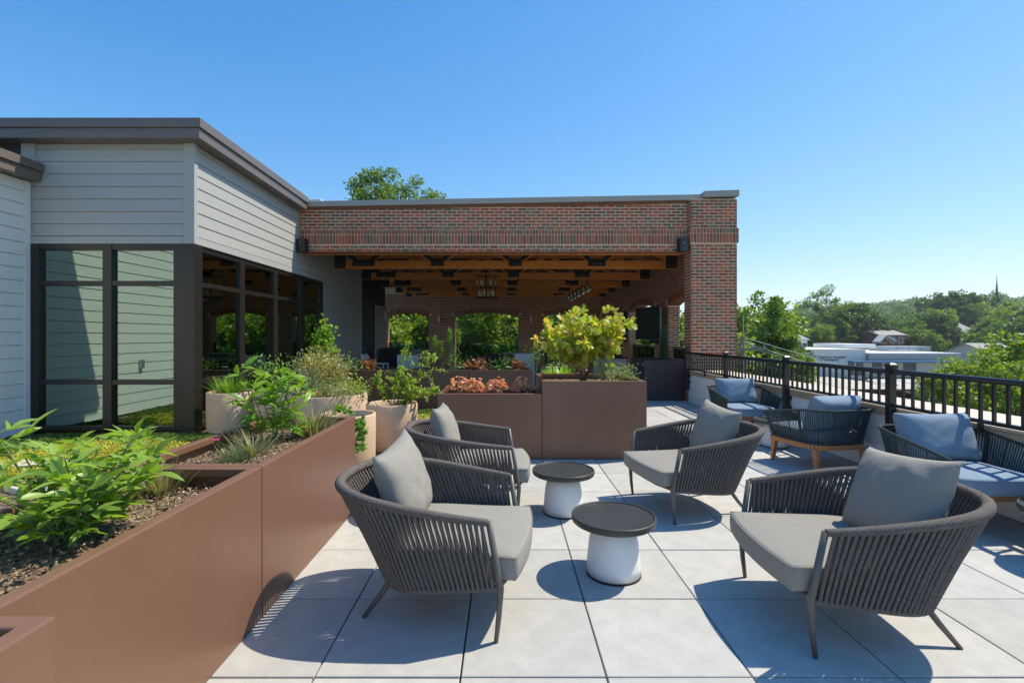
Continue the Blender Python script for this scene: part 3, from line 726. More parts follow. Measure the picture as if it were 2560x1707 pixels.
pme = pm.mesh('post', 'black')
bmm = MB(); bmm.box(-.0105, -.0105, .745, .0105, .0105, 1.046); bme = bmm.mesh('baluster', 'black')
for i, y in enumerate(PY):
    o = ob('post', pme, rl, Vector((RX, y, 0)) - RO); bb = o.modifiers.new('bevel', 'BEVEL'); bb.width = .003; bb.segments = 1
    if i + 1 < len(PY):
        y2 = PY[i + 1]; a, b = y - .045, y2 + .045
        tr = MB(); tr.tube([(RX, a, 1.068), (RX, b, 1.068)], .023, 12); tr.box(RX - .018, b, 1.042, RX + .018, a, 1.056)
        o = tr.build('top_rail', 'black', rl); o.location = -RO
        o = MB().box(RX - .02, b, .715, RX + .02, a, .745).build('bottom_rail', 'black', rl); o.location = -RO
        o = MB().box(RX - .014, (a + b) / 2 - .014, .64, RX + .014, (a + b) / 2 + .014, .714).build('rail_foot', 'black', rl); o.location = -RO
        for k in range(15): ob('baluster', bme, rl, Vector((RX, a + (b - a) * (k + 1) / 16, 0)) - RO)

# ------------------------------------------------------------------ planters
def planter(name, label, x0, y0, x1, y1, h, m='brown', rim=.05, group='brown metal planters', soil=.10, soilmat='soil', loc=None):
    c = Vector(((x0 + x1) / 2, (y0 + y1) / 2, 0)); p = thing(name, label, 'planter', c, 0, group)
    a, b = (x1 - x0) / 2, (y1 - y0) / 2; r = rim
    w = MB()
    o8 = [(-a, -b), (a, -b), (a, b), (-a, b)]; i8 = [(-a + r, -b + r), (a - r, -b + r), (a - r, b - r), (-a + r, b - r)]; t = .012
    j8 = [(-a + t, -b + t), (a - t, -b + t), (a - t, b - t), (-a + t, b - t)]
    for k in range(4):
        k2 = (k + 1) % 4
        w.face([(*o8[k], 0.004), (*o8[k2], 0.004), (*o8[k2], h), (*o8[k], h)])
        w.face([(*o8[k], h), (*o8[k2], h), (*i8[k2], h), (*i8[k], h)])
        w.face([(*i8[k], h), (*i8[k2], h), (*i8[k2], h - .04), (*i8[k], h - .04)])
        w.face([(*i8[k], h - .04), (*i8[k2], h - .04), (*j8[k2], h - .04), (*j8[k], h - .04)])
        w.face([(*j8[k], h - .04), (*j8[k2], h - .04), (*j8[k2], .05), (*j8[k], .05)])
    me = w.mesh('shell', m)
    import bmesh
    bm = bmesh.new(); bm.from_mesh(me); bmesh.ops.remove_doubles(bm, verts=bm.verts, dist=1e-5); bm.to_mesh(me); bm.free()
    ob('shell', me, p, bevel=.006)
    nx = max(2, int((x1 - x0) / .045)); ny = max(2, int((y1 - y0) / .045)); rr = random.Random(5)
    V = [(-a + t + (2 * a - 2 * t) * i / nx, -b + t + (2 * b - 2 * t) * j / ny, h - soil + rr.uniform(-.012, .012)) for j in range(ny + 1) for i in range(nx + 1)]
    F = [(j * (nx + 1) + i, j * (nx + 1) + i + 1, (j + 1) * (nx + 1) + i + 1, (j + 1) * (nx + 1) + i) for j in range(ny) for i in range(nx)]
    ob('soil', fastmesh('soil', np.array(V), np.array(F), soilmat), p)
    return p
PFX = -1.225; PBX = -1.94
p1 = planter('rectangular_planter', 'long brown metal planter holding the large leafy peony at the left', PBX, 1.165, PFX, 2.474, .765)
p2 = planter('rectangular_planter', 'long brown metal planter with the magenta flower and tall peony, behind the round pots', PBX, 2.478, PFX, 4.01, .765)
p3 = planter('rectangular_planter', 'brown planter corner cut off at the lower left, standing out from the row', -1.75, -.2, -1.06, 1.160, .762, soil=.2)
p4 = planter('rectangular_planter', 'low brown planter filled with coral bells beside the tall square one', -.775, 5.645, .422, 6.25, .757)
p5 = planter('rectangular_planter', 'tall square brown planter holding the yellow smoke bush', .426, 5.643, 1.627, 6.84, .902, soil=.08)
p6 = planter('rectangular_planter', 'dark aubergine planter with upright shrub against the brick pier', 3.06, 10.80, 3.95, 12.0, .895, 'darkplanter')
p7 = planter('rectangular_planter', 'brown planter with bright hosta hidden behind the smoke bush planter', .55, 7.6, 1.75, 8.2, .762)
rowx = [-4.35, -3.13, -1.91, -.69, .53]
rown = ['first shaded brown planter from the grey wall in the row before the pavilion', 'second shaded brown planter from the grey wall in the row before the pavilion', 'shaded brown planter third in the row, with tall plume stalks above', 'shaded brown planter with rust and green leaves before the dining table']
rowp = [planter('rectangular_planter', l_, x, 9.5, x + 1.214, 10.1, .762, 'shadebrown') for x, l_ in zip(rowx, rown)]
# mulch chips on the two near beds
for p_, (x0, y0, x1, y1), n in ((p1, (PBX + .03, 1.2, PFX - .03, 2.45), 6500), (p2, (PBX + .03, 2.5, PFX - .03, 3.98), 5000)):
    P = np.stack([rnd(n, x0, x1), rnd(n, y0, y1), .668 + rnd(n, -.008, .014)], 1) - np.array(p_.location)
    D = rdir(n); D[:, 2] *= .35
    leaves('mulch', P, D, rdir(n, 2), RNG.uniform(.006, .019, n), LT_QUAD, 'mulch', p_, stuff=True)
# drip hose in the near bed
hz = MB(); hz.tube([(-1.42, 1.18, .672), (-1.40, 1.35, .676), (-1.36, 1.5, .672), (-1.38, 1.7, .668)], .006, 6); o = hz.build('drip_hose', 'twig', p1, smooth=True); o.location = -Vector(p1.location)

# ------------------------------------------------------------------ round pots
def pot(label, x, y, r, h, soil=.07):
    p = thing('round_pot', label, 'pot', (x, y, 0), 0, 'sand coloured round pots')
    t = max(.03, r * .08)
    prof = [(r * .97, .002), (r * .985, .02), (r, h * .5), (r, h - .012), (r - .006, h - .002), (r - .014, h), (r - t + .01, h), (r - t, h - .008), (r - t - .005, h - .12), (r - t - .01, .1)]
    MB().lathe(prof, 72, cap=False).build('shell', 'pot', p, smooth=True)
    MB().lathe([(.001, h - soil), (r * .5, h - soil + .012), (r - t - .002, h - soil)], 40, cap=False).build('soil', 'soil', p)
    return p
potA = pot('tall sand coloured pot of fine grass beside the dark corner post', -4.0, 7.16, .312, .617)
potB = pot('sand coloured pot half hidden behind the tall peony', -3.355, 7.20, .305, .617)
potC = pot('wide low sand coloured pot holding the white flowered shrub', -2.52, 7.02, .53, .605)
potD = pot('sand coloured pot with trailing vine just behind the long planter end', -1.80, 5.60, .315, .54)
potE = pot('sand coloured pot with arching lime sprays behind the rear left chair', -1.45, 6.30, .324, .567)
potF = pot('sand coloured pot of the cone shaped sapling behind the white flowered shrub', -3.05, 8.4, .33, .6)

# ------------------------------------------------------------------ grey rope lounge chairs
def superU(a_back, cx, hwid, xf, hwf, n=2.6, m=160):
    """U-shaped curve from right-front to left-front; x forward; returns list (x,y,t)"""
    pts = []
    ns = 30; na = 90
    for i in range(ns): t = i / ns; pts.append((xf + (cx - xf) * t, -(hwf + (hwid - hwf) * math.sin(t * math.pi / 2))))
    for i in range(na + 1):
        a = -math.pi / 2 + math.pi * i / na
        c_, s_ = math.cos(a), math.sin(a)
        pts.append((cx - a_back * abs(c_) ** (2 / n), hwid * math.copysign(abs(s_) ** (2 / n), s_)))
    for i in range(1, ns + 1): t = 1 - i / ns; pts.append((xf + (cx - xf) * t, (hwf + (hwid - hwf) * math.sin(t * math.pi / 2))))
    return pts
def resample(pts, n):
    P = np.array(pts, float); d = np.r_[0, np.cumsum(np.linalg.norm(np.diff(P, axis=0), axis=1))]
    t = np.linspace(0, d[-1], n); return np.stack([np.interp(t, d, P[:, k]) for k in range(P.shape[1])], 1)
def pillow(w, h, t, seed, nx=26, ny=22, dog=.05, wr=.006, pw=2.6):
    """stands in local xz? returns MB with pillow in (y across, z up), thickness along x, centred"""
    rr = np.random.default_rng(seed); ph = rr.uniform(0, 6.28, 12); k = rr.uniform(4, 14, (12, 2))
    mb = MB(); idx = {}
    def pt(i, j, side):
        u = -1 + 2 * i / nx; v = -1 + 2 * j / ny
        e = max(0, (1 - abs(u) ** pw) * (1 - abs(v) ** pw)) ** .5
        pinch = 1 - .06 * (1 - v * v) * 0 
        yy = u * w / 2 * (1 - .05 * (1 - u * u) * 0 - .055 * (1 - v * v) * abs(u)) * (1 + dog * (abs(u) * abs(v)) ** 6)
        zz = v * h / 2 * (1 - .06 * (1 - u * u) * abs(v)) * (1 + dog * (abs(u) * abs(v)) ** 6)
        wv = sum(math.sin(k[q, 0] * u + k[q, 1] * v * (1 if q % 2 else -1) + ph[q]) for q in range(12)) * wr / 4
        edge = 1 + .0
        return (side * (t / 2 * e + wv * min(1, e * 1.6)), yy, zz)
    for side in (1, -1):
        for j in range(ny + 1):
            for i in range(nx + 1):
                if side == -1 and (i in (0, nx) or j in (0, ny)): idx[(side, i, j)] = idx[(1, i, j)]
                else: idx[(side, i, j)] = len(mb.v); mb.v.append(pt(i, j, side))
        for j in range(ny):
            for i in range(nx):
                q = [idx[(side, i, j)], idx[(side, i + 1, j)], idx[(side, i + 1, j + 1)], idx[(side, i, j + 1)]]
                mb.f.append(tuple(q if side == 1 else q[::-1])); mb.m.append(0)
    return mb
def cushion(outline, z0, z1, r=.03, crown=.012, seed=1):
    """outline list of (x,y) ccw; rounded slab with crowned, slightly wrinkled top"""
    P = np.array(outline, float); c = P.mean(0); n = len(P); mb = MB()
    lv = []
    for ins, z in ((.03, z0), (r * .1, z0 + r * .15), (0, z0 + r * .6), (-.003, (z0 + z1) / 2), (0, z1 - r * .7), (r * .15, z1 - r * .25), (r * .7, z1 - .003)): lv.append((ins, z))
    for ins, z in lv:
        for p in P:
            d = p - c; L = np.linalg.norm(d); mb.v.append((*(c + d * (1 - ins / L)), z))
    for i in range(len(lv) - 1):
        for j in range(n):
            j2 = (j + 1) % n; mb.f.append((i * n + j, i * n + j2, (i + 1) * n + j2, (i + 1) * n + j)); mb.m.append(0)
    last = (len(lv) - 1) * n; rr = np.random.default_rng(seed); ph = rr.uniform(0, 6, 6)
    rings = [.85, .65, .4, .18]
    prev = last
    for q in rings:
        st = len(mb.v)
        for p in P:
            d = p - c; L = np.linalg.norm(d); pp = c + d * (1 - r * .8 / L) * q
            w = .003 * (math.sin(pp[0] * 19 + ph[0]) + math.sin(pp[1] * 23 + ph[1]) + math.sin((pp[0] + pp[1]) * 31 + ph[2]))
            mb.v.append((pp[0], pp[1], z1 + crown * (1 - q * q) + w * (1 - q)))
        for j in range(n):
            j2 = (j + 1) % n; mb.f.append((prev + j, prev + j2, st + j2, st + j)); mb.m.append(0)
        prev = st
    mb.v.append((c[0], c[1], z1 + crown)); k = len(mb.v) - 1
    for j in range(n): mb.f.append((prev + j, prev + (j + 1) % n, k)); mb.m.append(0)
    mb.f.append(tuple(range(n))[::-1]); mb.m.append(0)
    return mb

def make_lounge():
    t = thing('rope_lounge_chair', 'x', 'lounge chair', (0, 0, 0), 0, 'grey rope lounge chairs around the small tables')
    top = resample(superU(.485, -.40, .408, -.035, .385, 2.5), 300)
    bot = resample(superU(.335, -.28, .372, .012, .362, 2.7), 300)
    def ztop(x): s_ = min(1, max(0, (-x - .03) / .80)); return .56 + .095 * (s_ * .75 + .25 * s_ * s_ * (3 - 2 * s_))
    def zbot(x): return .25 - .055 * min(1, max(0, -x / .55))
    top = np.c_[top, [ztop(x) for x in top[:, 0]]]; bot = np.c_[bot, [zbot(x) for x in bot[:, 0]]]
    # wrapped rims: ringed tubes
    def ringed(path, n, r, dr, seg, r2=None):
        q = resample(path, n); r2 = r2 or r; rad = [r + (r2 - r) * max(0.0, math.sin(math.pi * i / (n - 1))) ** .8 + (dr if i % 2 else -dr) for i in range(n)]; return MB().tube(q, rad, seg)
    ringed(top, 330, .0165, .0016, 10, .026).build('arm_rim', 'rope', t, smooth=True)
    ringed(bot, 220, .0145, .001, 8).build('base_rim', 'rope', t, smooth=True)
    N = 76
    ti = np.linspace(4, 295, N)
    def at(A, i): k = int(min(298, max(0, math.floor(i)))); f = i - k; return A[k] * (1 - f) + A[k + 1] * f
    sr = random.Random(2)
    for layer in (0, 1):
        for k in range(N - layer):
            i0 = ti[k]; i1 = ti[k] + (ti[1] - ti[0]) * (.5 * layer)
            a = Vector(at(top, i0)); b = Vector(at(bot, min(299, i0 + (ti[1] - ti[0]) * layer)))
            out = Vector((a.x + .3, a.y, 0)).normalized() if a.x < -.3 else Vector((0, math.copysign(1, a.y), 0))
            jit = Vector((sr.uniform(-.0025, .0025), sr.uniform(-.0015, .0015), 0))
            if layer == 0: P_ = [a + out * .012 + Vector((0, 0, -.004)), a.lerp(b, .5) + out * .006 + jit, b + out * .010]
            else: P_ = [a - out * .004 + Vector((0, 0, -.004)), a.lerp(b, .5) - out * .005 + jit, b - out * .003]
            MB().tube(P_, .0086, 6, cap=False).build('rope_strand', 'rope', t, smooth=True)
    for sg in (-1, 1):
        lg = MB()
        P = [(.0, .365, 0.0), (.014, .3655, .12), (.022, .366, .25), (-.03, .386, .566)]; rx = [.0105, .0135, .0165, .0145]
        # oval section: use bars between joints
        pts = [(x, sg * y, z) for x, y, z in P]
        lg.tube(pts, rx, 10); lg.build('front_leg', 'gunmetal', t, smooth=True)
        MB().tube([(-.545, sg * .205, .215), (-.62, sg * .232, .1), (-.695, sg * .26, 0)], [.0165, .0145, .0105], 10).build('rear_leg', 'gunmetal', t, smooth=True)
    sf = MB(); sf.tube([(.015, -.36, .262), (.06, -.2, .262), (.07, 0, .262), (.06, .2, .262), (.015, .36, .262)], .014, 8); sf.bar((.0, -.3, .262), (-.5, -.2, .262), .03, .02); sf.bar((.0, .3, .262), (-.5, .2, .262), .03, .02)
    sf.box(-.52, -.3, .266, .03, .3, .272); sf.build('seat_frame', 'gunmetal', t)
    # seat cushion outline
    ol = []
    for i in range(17): a = -1 + 2 * i / 16; ol.append((.092 + .038 * (1 - a * a), a * .348))
    rear = superU(.34, -.32, .335, .075, .347, 3.2)
    rear = resample(rear, 60)[::-1]
    ol += [tuple(p) for p in rear[1:-1]]
    cs = cushion(ol, .278, .398, .028, .018, 3).build('seat_cushion', 'greycloth', t, smooth=True)
    pi = MB(); pi.tube([(x * 1.004, y * 1.004, .388) for x, y in ol], .003, 5, closed=True); pi.build('piping', 'greycloth', cs, smooth=True)
    pb = pillow(.55, .47, .20, 4, wr=.0042); o = pb.build('back_pillow', 'greycloth', t, smooth=True); o.location = (-.575, .0, .605); o.rotation_euler = (0, R(-19), 0)
    return t
L0 = make_lounge()
def place_lounge(first, foot_r, fwd, label, pz=0, py=0):
    """foot_r: world position of the right/left front reference = midpoint of the front feet"""
    c = L0 if first else copy_tree(L0)
    c.location = (foot_r[0], foot_r[1], 0); c.rotation_euler = (0, 0, math.atan2(fwd[1], fwd[0])); c['label'] = label
    for ch in c.children:
        if ch.name.startswith('back_pillow'): ch.rotation_euler = (R(py), R(-19 + pz), R(py * .6)); ch.location.y = .004 * py
    return c
def midfoot(near, fwd, side):
    f = Vector((fwd[0], fwd[1])).normalized(); left = Vector((-f.y, f.x)); return (near[0] + left.x * .365 * side, near[1] + left.y * .365 * side)
f1 = (.77, -.11); place_lounge(True, midfoot((-.043, 2.279), f1, 1), f1, 'grey rope lounge chair nearest the long planter, its back to it', 0, 4)
f2 = (.755, .02); place_lounge(False, (.075, 4.155), f2, 'grey rope lounge chair half hidden behind another, before the coral bells planter', 3, -3)
f3 = (-.728, .045); place_lounge(False, midfoot((1.370, 2.169), f3, -1), f3, 'largest looking grey rope lounge chair, seen whole at the lower right', -4, 6)
f4 = (-.69, -.129); place_lounge(False, midfoot((1.281, 3.702), f4, -1), f4, 'grey rope lounge chair facing the small tables in front of the dark green chair', 2, -5)

# ------------------------------------------------------------------ dark rope armchairs with teak base
def make_arm():
    t = thing('rope_armchair', 'x', 'armchair', (0, 0, 0), 0, 'dark rope armchairs with blue cushions along the railing')
    top = resample(superU(.36, -.06, .405, .36, .375, 3.4), 300); bot = resample(superU(.285, -.06, .345, .28, .335, 3.4), 300)
    top = np.c_[top, [.54 + .115 * min(1, max(0, (.36 - x) / .6)) ** .8 for x in top[:, 0]]]; bot = np.c_[bot, [.305] * 300]
    MB().tube(resample(top, 120), .0135, 8).build('arm_rim', 'rope_green', t, smooth=True)
    MB().tube(resample(bot, 120), .011, 8).build('base_rim', 'rope_green', t, smooth=True)
    wv = MB(); N = 104
    for k in range(N):
        i = int(1 + k * 297 / (N - 1)); a = Vector(top[i]); b = Vector(bot[i])
        wv.tube([a, b], .0046, 5, cap=False)
    kind(wv.build('rope_weave', 'rope_green', t, smooth=True), 'stuff')
    for i in (70, 225, 8, 291):
        MB().tube([top[i], bot[i]], .012, 8).build('upright', 'rope_green', t, smooth=True)
    ap = MB()
    q = resample(superU(.28, -.06, .335, .285, .33, 3.4), 60)
    for i in range(len(q) - 1):
        ap.bar((*q[i], .268), (*q[i + 1], .268), .05, .052)
    ap.bar((.285, -.33, .268), (.285, .33, .268), .05, .052); ap.build('apron', 'teak', t, bevel=.003)
    for x in (-.285, .285):
        for y in (-.29, .29):
            MB().bar((x, y, .243), (x * 1.06, y * 1.06, 0), .055, .055, w2=.034, h2=.034, up=(0, 1, 0)).build('leg', 'teak', t, bevel=.004)
    ol = [(.36 + .03 * (1 - (a / .3) ** 2), a) for a in np.linspace(-.305, .305, 9)]
    rear = resample(superU(.255, -.06, .305, .34, .31, 3.4), 60)[::-1]; ol += [tuple(p) for p in rear[1:-1]]
    cs = cushion(ol, .30, .425, .03, .014, 8).build('seat_cushion', 'bluecloth', t, smooth=True)
    MB().tube([(x * 1.004, y * 1.004, .412) for x, y in ol], .0035, 5, closed=True).build('piping', 'bluecloth', cs, smooth=True)
    p = pillow(.60, .40, .22, 9, dog=.02, wr=.0014, pw=4.5).build('back_pillow', 'bluecloth', t, smooth=True); p.location = (-.19, 0, .60); p.rotation_euler = (0, R(-20), 0)
    return t
A0 = make_arm()
def place_arm(first, x, y, ang, label):
    c = A0 if first else copy_tree(A0); c.location = (x, y, 0); c.rotation_euler = (0, 0, ang); c['label'] = label
place_arm(True, 3.45, 7.16, R(-90), 'blue cushioned dark rope armchair farthest along the railing, facing forward')
place_arm(False, 3.44, 5.42, math.atan2(.58, -.125), 'dark green rope armchair seen from behind, its teak legs showing')
place_arm(False, 3.50, 3.80, R(-90), 'blue cushioned dark rope armchair cut off by the right edge')

# ------------------------------------------------------------------ small tables
def make_table():
    t = thing('side_table', 'x', 'side table', (0, 0, 0), 0, 'low round side tables')
    MB().lathe([(.150, 0), (.162, 0), (.162, .012), (.158, .013)], 64).build('foot_ring', 'blackmatte', t, smooth=False)
    MB().lathe([(.159, .013), (.1575, .06), (.152, .13), (.144, .20), (.134, .245), (.118, .278), (.095, .300), (.06, .312)], 72).build('base', 'tablebase', t, smooth=True)
    MB().lathe([(.10, .310), (.238, .310), (.246, .316), (.249, .326), (.249, .346), (.246, .351), (.241, .352), (.237, .350), (.235, .344)], 96, cap=False).build('rim', 'tablerim', t, smooth=True)
    MB().lathe([(.0005, .3445), (.12, .3442), (.2355, .344)], 96, cap=False).build('table_top', 'tabletop', t, smooth=True)
    return t
T0 = make_table()
tb_ = [(.649, 2.947, 'white based round side table with charcoal top, nearer one of the middle pair'), (.468, 3.96, 'white based round side table with charcoal top, farther one of the middle pair'), (3.47, 6.33, 'white based round side table behind the dark green armchair'), (3.50, 3.02, 'white based round side table whose round shadow enters at the right edge')]
for i, (x, y, l_) in enumerate(tb_):
    c = T0 if i == 0 else copy_tree(T0); c.location = (x, y, 0); c['label'] = l_

# ------------------------------------------------------------------ plants
def stem(mb, pts, r0, r1, seg=5):
    n = len(pts); mb.tube(pts, [r0 + (r1 - r0) * i / (n - 1) for i in range(n)], seg, cap=False)
def arc(p0, d0, L, bend, n=5):
    p = Vector(p0); d = Vector(d0).normalized(); out = [p.copy()]
    for i in range(n):
        d = (d + Vector(bend) / n).normalized(); p = p + d * (L / n); out.append(p.copy())
    return out

def peony(loc, label, nst, hgt, spread, leafS, m, key, seed, T=LT_OV, droop=0.0, maxleaf=290, stemm='stem'):
    rr = random.Random(seed); root = thing('peony', label, 'peony', loc, 0, 'peonies in the long planter')
    P, D, N, Sc = [], [], [], []; sm = MB()
    for s_ in range(nst):
        an = 2 * math.pi * (s_ + rr.uniform(-.3, .3)) / nst * 1.618; tilt = rr.uniform(.08, 1) ** .7
        d = Vector((math.cos(an) * tilt * spread / hgt, math.sin(an) * tilt * spread / hgt, 1)).normalized()
        L = hgt * rr.uniform(.72, 1.06) * (1 if tilt < .6 else .92) * math.sqrt(1 + (tilt * spread / hgt) ** 2 * .6)
        pts = arc((rr.uniform(-.045, .045), rr.uniform(-.045, .045), 0), d, L, (math.cos(an) * .2, math.sin(an) * .2, -.12), 6)
        stem(sm, pts, .0052, .002)
        # compound leaves from 35% of stem up, terminal whorl
        for q, fq in enumerate((.22, .34, .46, .58, .70, .80, .90, 1.0)):
            i = min(5, int(fq * 6 - 1e-6)); p = pts[i].lerp(pts[i + 1], fq * 6 - i) if i < 6 else pts[-1]
            ang2 = an + q * 2.4 + rr.uniform(-.5, .5)
            up = .55 if fq > .85 else .25
            pd = Vector((math.cos(ang2), math.sin(ang2), up + rr.uniform(-.15, .25))).normalized()
            pl = hgt * rr.uniform(.12, .24) * (1.0 if fq < .9 else .5)
            pp = arc(p, pd, pl, (0, 0, -.25 - droop), 3); stem(sm, pp, .0022, .0013, 4)
            base = pp[-1]; dd = ((pp[-1] - pp[-2]).normalized() + Vector((0, 0, rr.uniform(.0, .7)))).normalized()
            nl = rr.choice((3, 3, 5)) if fq < .95 else 3
            for k in range(nl):
                off = (k - (nl - 1) / 2) * (.85 if nl == 3 else .55)
                side = Vector((-dd.y, dd.x, 0)).normalized()
                ld = (dd * math.cos(off) + side * math.sin(off) + Vector((0, 0, rr.uniform(-.35, .45) - droop))).normalized()
                P.append(base - dd * abs(k - (nl - 1) / 2) * .014); D.append(ld); N.append(Vector((rr.uniform(-.8, .8), rr.uniform(-.8, .8), 1)))
                Sc.append(leafS * rr.uniform(.7, 1.2) * (1.1 if k == (nl - 1) / 2 else .88))
    sm.build('stems', stemm, root, smooth=True)
    idx = list(range(len(P))); rr.shuffle(idx); idx = idx[:maxleaf]
    leaf_objs('leaf', [P[i] for i in idx], [D[i] for i in idx], [N[i] for i in idx], [Sc[i] for i in idx], T, m, root, key)
    if len(P) > maxleaf:
        r_ = [i for i in range(len(P)) if i not in set(idx)]
        leaves('foliage', [P[i] for i in r_], [D[i] for i in r_], [N[i] for i in r_], [Sc[i] for i in r_], T, m, root, True)
    return root
    tp = MB(); tp.lathe([(.002, 0), (.011, .006), (.009, .016), (.002, .024)], 7, c=(0.02, 0.02, hgt * .99)); tp.tube([(0.02, .02, hgt * .8), (.02, .02, hgt * .99)], .002, 5); tp.build('seed_head', 'twig', root)
    return root
peony((-1.60, 1.80, .66), 'big leafy green peony filling the near end of the long planter', 20, .43, .36, .088, 'lf_peony', 'peony1', 21)
peony((-1.66, 3.50, .66), 'tall yellow green peony with drooping narrow leaves by the round pots', 10, .52, .17, .11, 'lf_peony2', 'peony2', 5, LT_LONG, .0)

def tuft(loc, label, n, h, spread, m, name='grass_tuft', cat='grass tuft', seed=1, width=1.0, group=None, dry=None):
    rr = np.random.default_rng(seed); root = thing(name, label, cat, loc, 0, group)
    an = rr.uniform(0, 6.28, n); ra = np.abs(rr.normal(0, spread * .45, n))
    P = np.stack([np.cos(an) * ra, np.sin(an) * ra, np.zeros(n)], 1)
    tl = rr.uniform(.1, 1.1, n); D = np.stack([np.cos(an) * tl, np.sin(an) * tl, np.ones(n)], 1)
    N = np.stack([-np.cos(an), -np.sin(an), tl], 1) + rr.normal(0, .2, (n, 3))
    T = (LT_BLADE[0] * np.array([width, 1, 1]), LT_BLADE[1])
    o = leaves('foliage', P, D, N, rr.uniform(.5, 1.1, n) * h, T, m, root, True)
    return root
dn = tuft((-1.62, 2.98, .665), 'spiky dianthus clump with one magenta flower in the long planter', 260, .10, .12, 'lf_blue', 'dianthus', 'dianthus', 4, 1.3)
fl = MB(); 
P = [(-.10, -.06, .135)] * 5; an = np.arange(5) * 1.257
leaves('flower', P, np.stack([np.cos(an), np.sin(an), .35 + 0 * an], 1), np.stack([0 * an, 0 * an, 1 + 0 * an], 1), [.024] * 5, LT_ROUND, 'fl_pink', dn)
MB().tube([(-.04, -.02, 0), (-.08, -.05, .08), (-.10, -.06, .135)], .0018, 5).build('flower_stem', 'stem', dn)
tuft((-1.60, 3.12, .665), 'dry tan seed stalk clump beside the magenta dianthus', 130, .2, .13, 'lf_dry', 'dry_perennial', 'dry plant', 14, 1.0)
tuft((-1.66, 2.36, .665), 'dry grey green clump at the divider between the two long planters', 240, .17, .12, 'lf_dry', 'dry_perennial', 'dry plant', 5, 1.4)
tuft((-1.45, 3.72, .665), 'wispy dry lavender clump at the far end of the long planter', 260, .24, .13, 'lf_dry', 'dry_perennial', 'dry plant', 6, 1.2)
tuft((-4.0, 7.16, .55), 'fine green grass growing in the pot by the corner post', 360, .33, .19, 'lf_mid', 'pot_grass', 'grass tuft', 7, 1.1)

def spray(loc, label, stems, m, ls, T, name, cat, seed, stemm='twig', tip=(0, 0, -.3), dens=26, group=None, indiv=0, wr=.03):
    """stems: list of (dx,dy,dz,L); leaves alternate along each stem and on short side shoots"""
    rr = random.Random(seed); root = thing(name, label, cat, loc, 0, group); sm = MB(); P, D, N, Sc = [], [], [], []
    for (dx, dy, dz, L) in stems:
        pts = arc((rr.uniform(-.03, .03), rr.uniform(-.03, .03), 0), (dx, dy, dz), L, (tip[0] + rr.uniform(-.25, .25), tip[1] + rr.uniform(-.25, .25), tip[2]), 8)
        stem(sm, pts, .0045, .0012)
        for k in range(3, 9):
            for sgn in (0, 1):
                if rr.random() < .75:
                    d0 = rdir(1, .5)[0]; sp = arc(pts[k], d0, L * rr.uniform(.10, .30), (0, 0, -.15), 4); stem(sm, sp, .0016, .0008, 4)
                    for w in range(int(dens * .4)):
                        f = rr.uniform(.15, 1) * 4; i = min(3, int(f)); p = sp[i].lerp(sp[i + 1], f - i)
                        P.append(p); D.append(rdir(1, .3)[0]); N.append((rr.uniform(-.7, .7), rr.uniform(-.7, .7), 1)); Sc.append(ls * rr.uniform(.6, 1.2))
        for w in range(dens):
            f = rr.uniform(.25, 1) * 8; i = min(7, int(f)); p = pts[i].lerp(pts[i + 1], f - i)
            P.append(p); D.append(rdir(1, .3)[0]); N.append((rr.uniform(-.7, .7), rr.uniform(-.7, .7), 1)); Sc.append(ls * rr.uniform(.6, 1.2))
    sm.build('stems', stemm, root, smooth=True); leaves('foliage', P, D, N, Sc, T, m, root, True)
    return root
spray((-1.45, 6.30, .50), 'arching lime green sprays leaning right from the pot', [(.22, .1, 1, .86), (.35, .2, 1, .78), (.5, 0, .9, .84), (.75, -.1, .8, .78), (.9, 0, .6, .6), (.1, .2, .6, .5), (-.5, 0, .75, .46), (-.25, -.1, .6, .40), (.45, -.3, .45, .5), (.6, .1, .3, .5), (.2, -.3, .8, .55)], 'lf_lime', .046, LT_SMALL, 'spray_shrub', 'shrub', 31, 'stem', (.05, 0, -.2), 46)
spray((-1.60, 6.25, .50), 'pale green runner arching left over the wide pot rim', [(-.75, .1, .75, .75), (-.9, 0, .6, .6)], 'lf_lime', .034, LT_SMALL, 'runner_vine', 'vine', 33, 'stem', (-.1, 0, .5), 24)
spray((-1.72, 5.5, .49), 'bright green trailing vine spilling over the pot rim', [(.35, -.75, .35, .55), (.2, -.9, .3, .6), (.55, -.7, .4, .55), (-.1, -.4, .9, .30), (.35, -.5, .3, .6)], 'lf_mid', .045, LT_ROUND, 'trailing_vine', 'vine', 34, 'stem', (0, -.1, -1.6), 20)

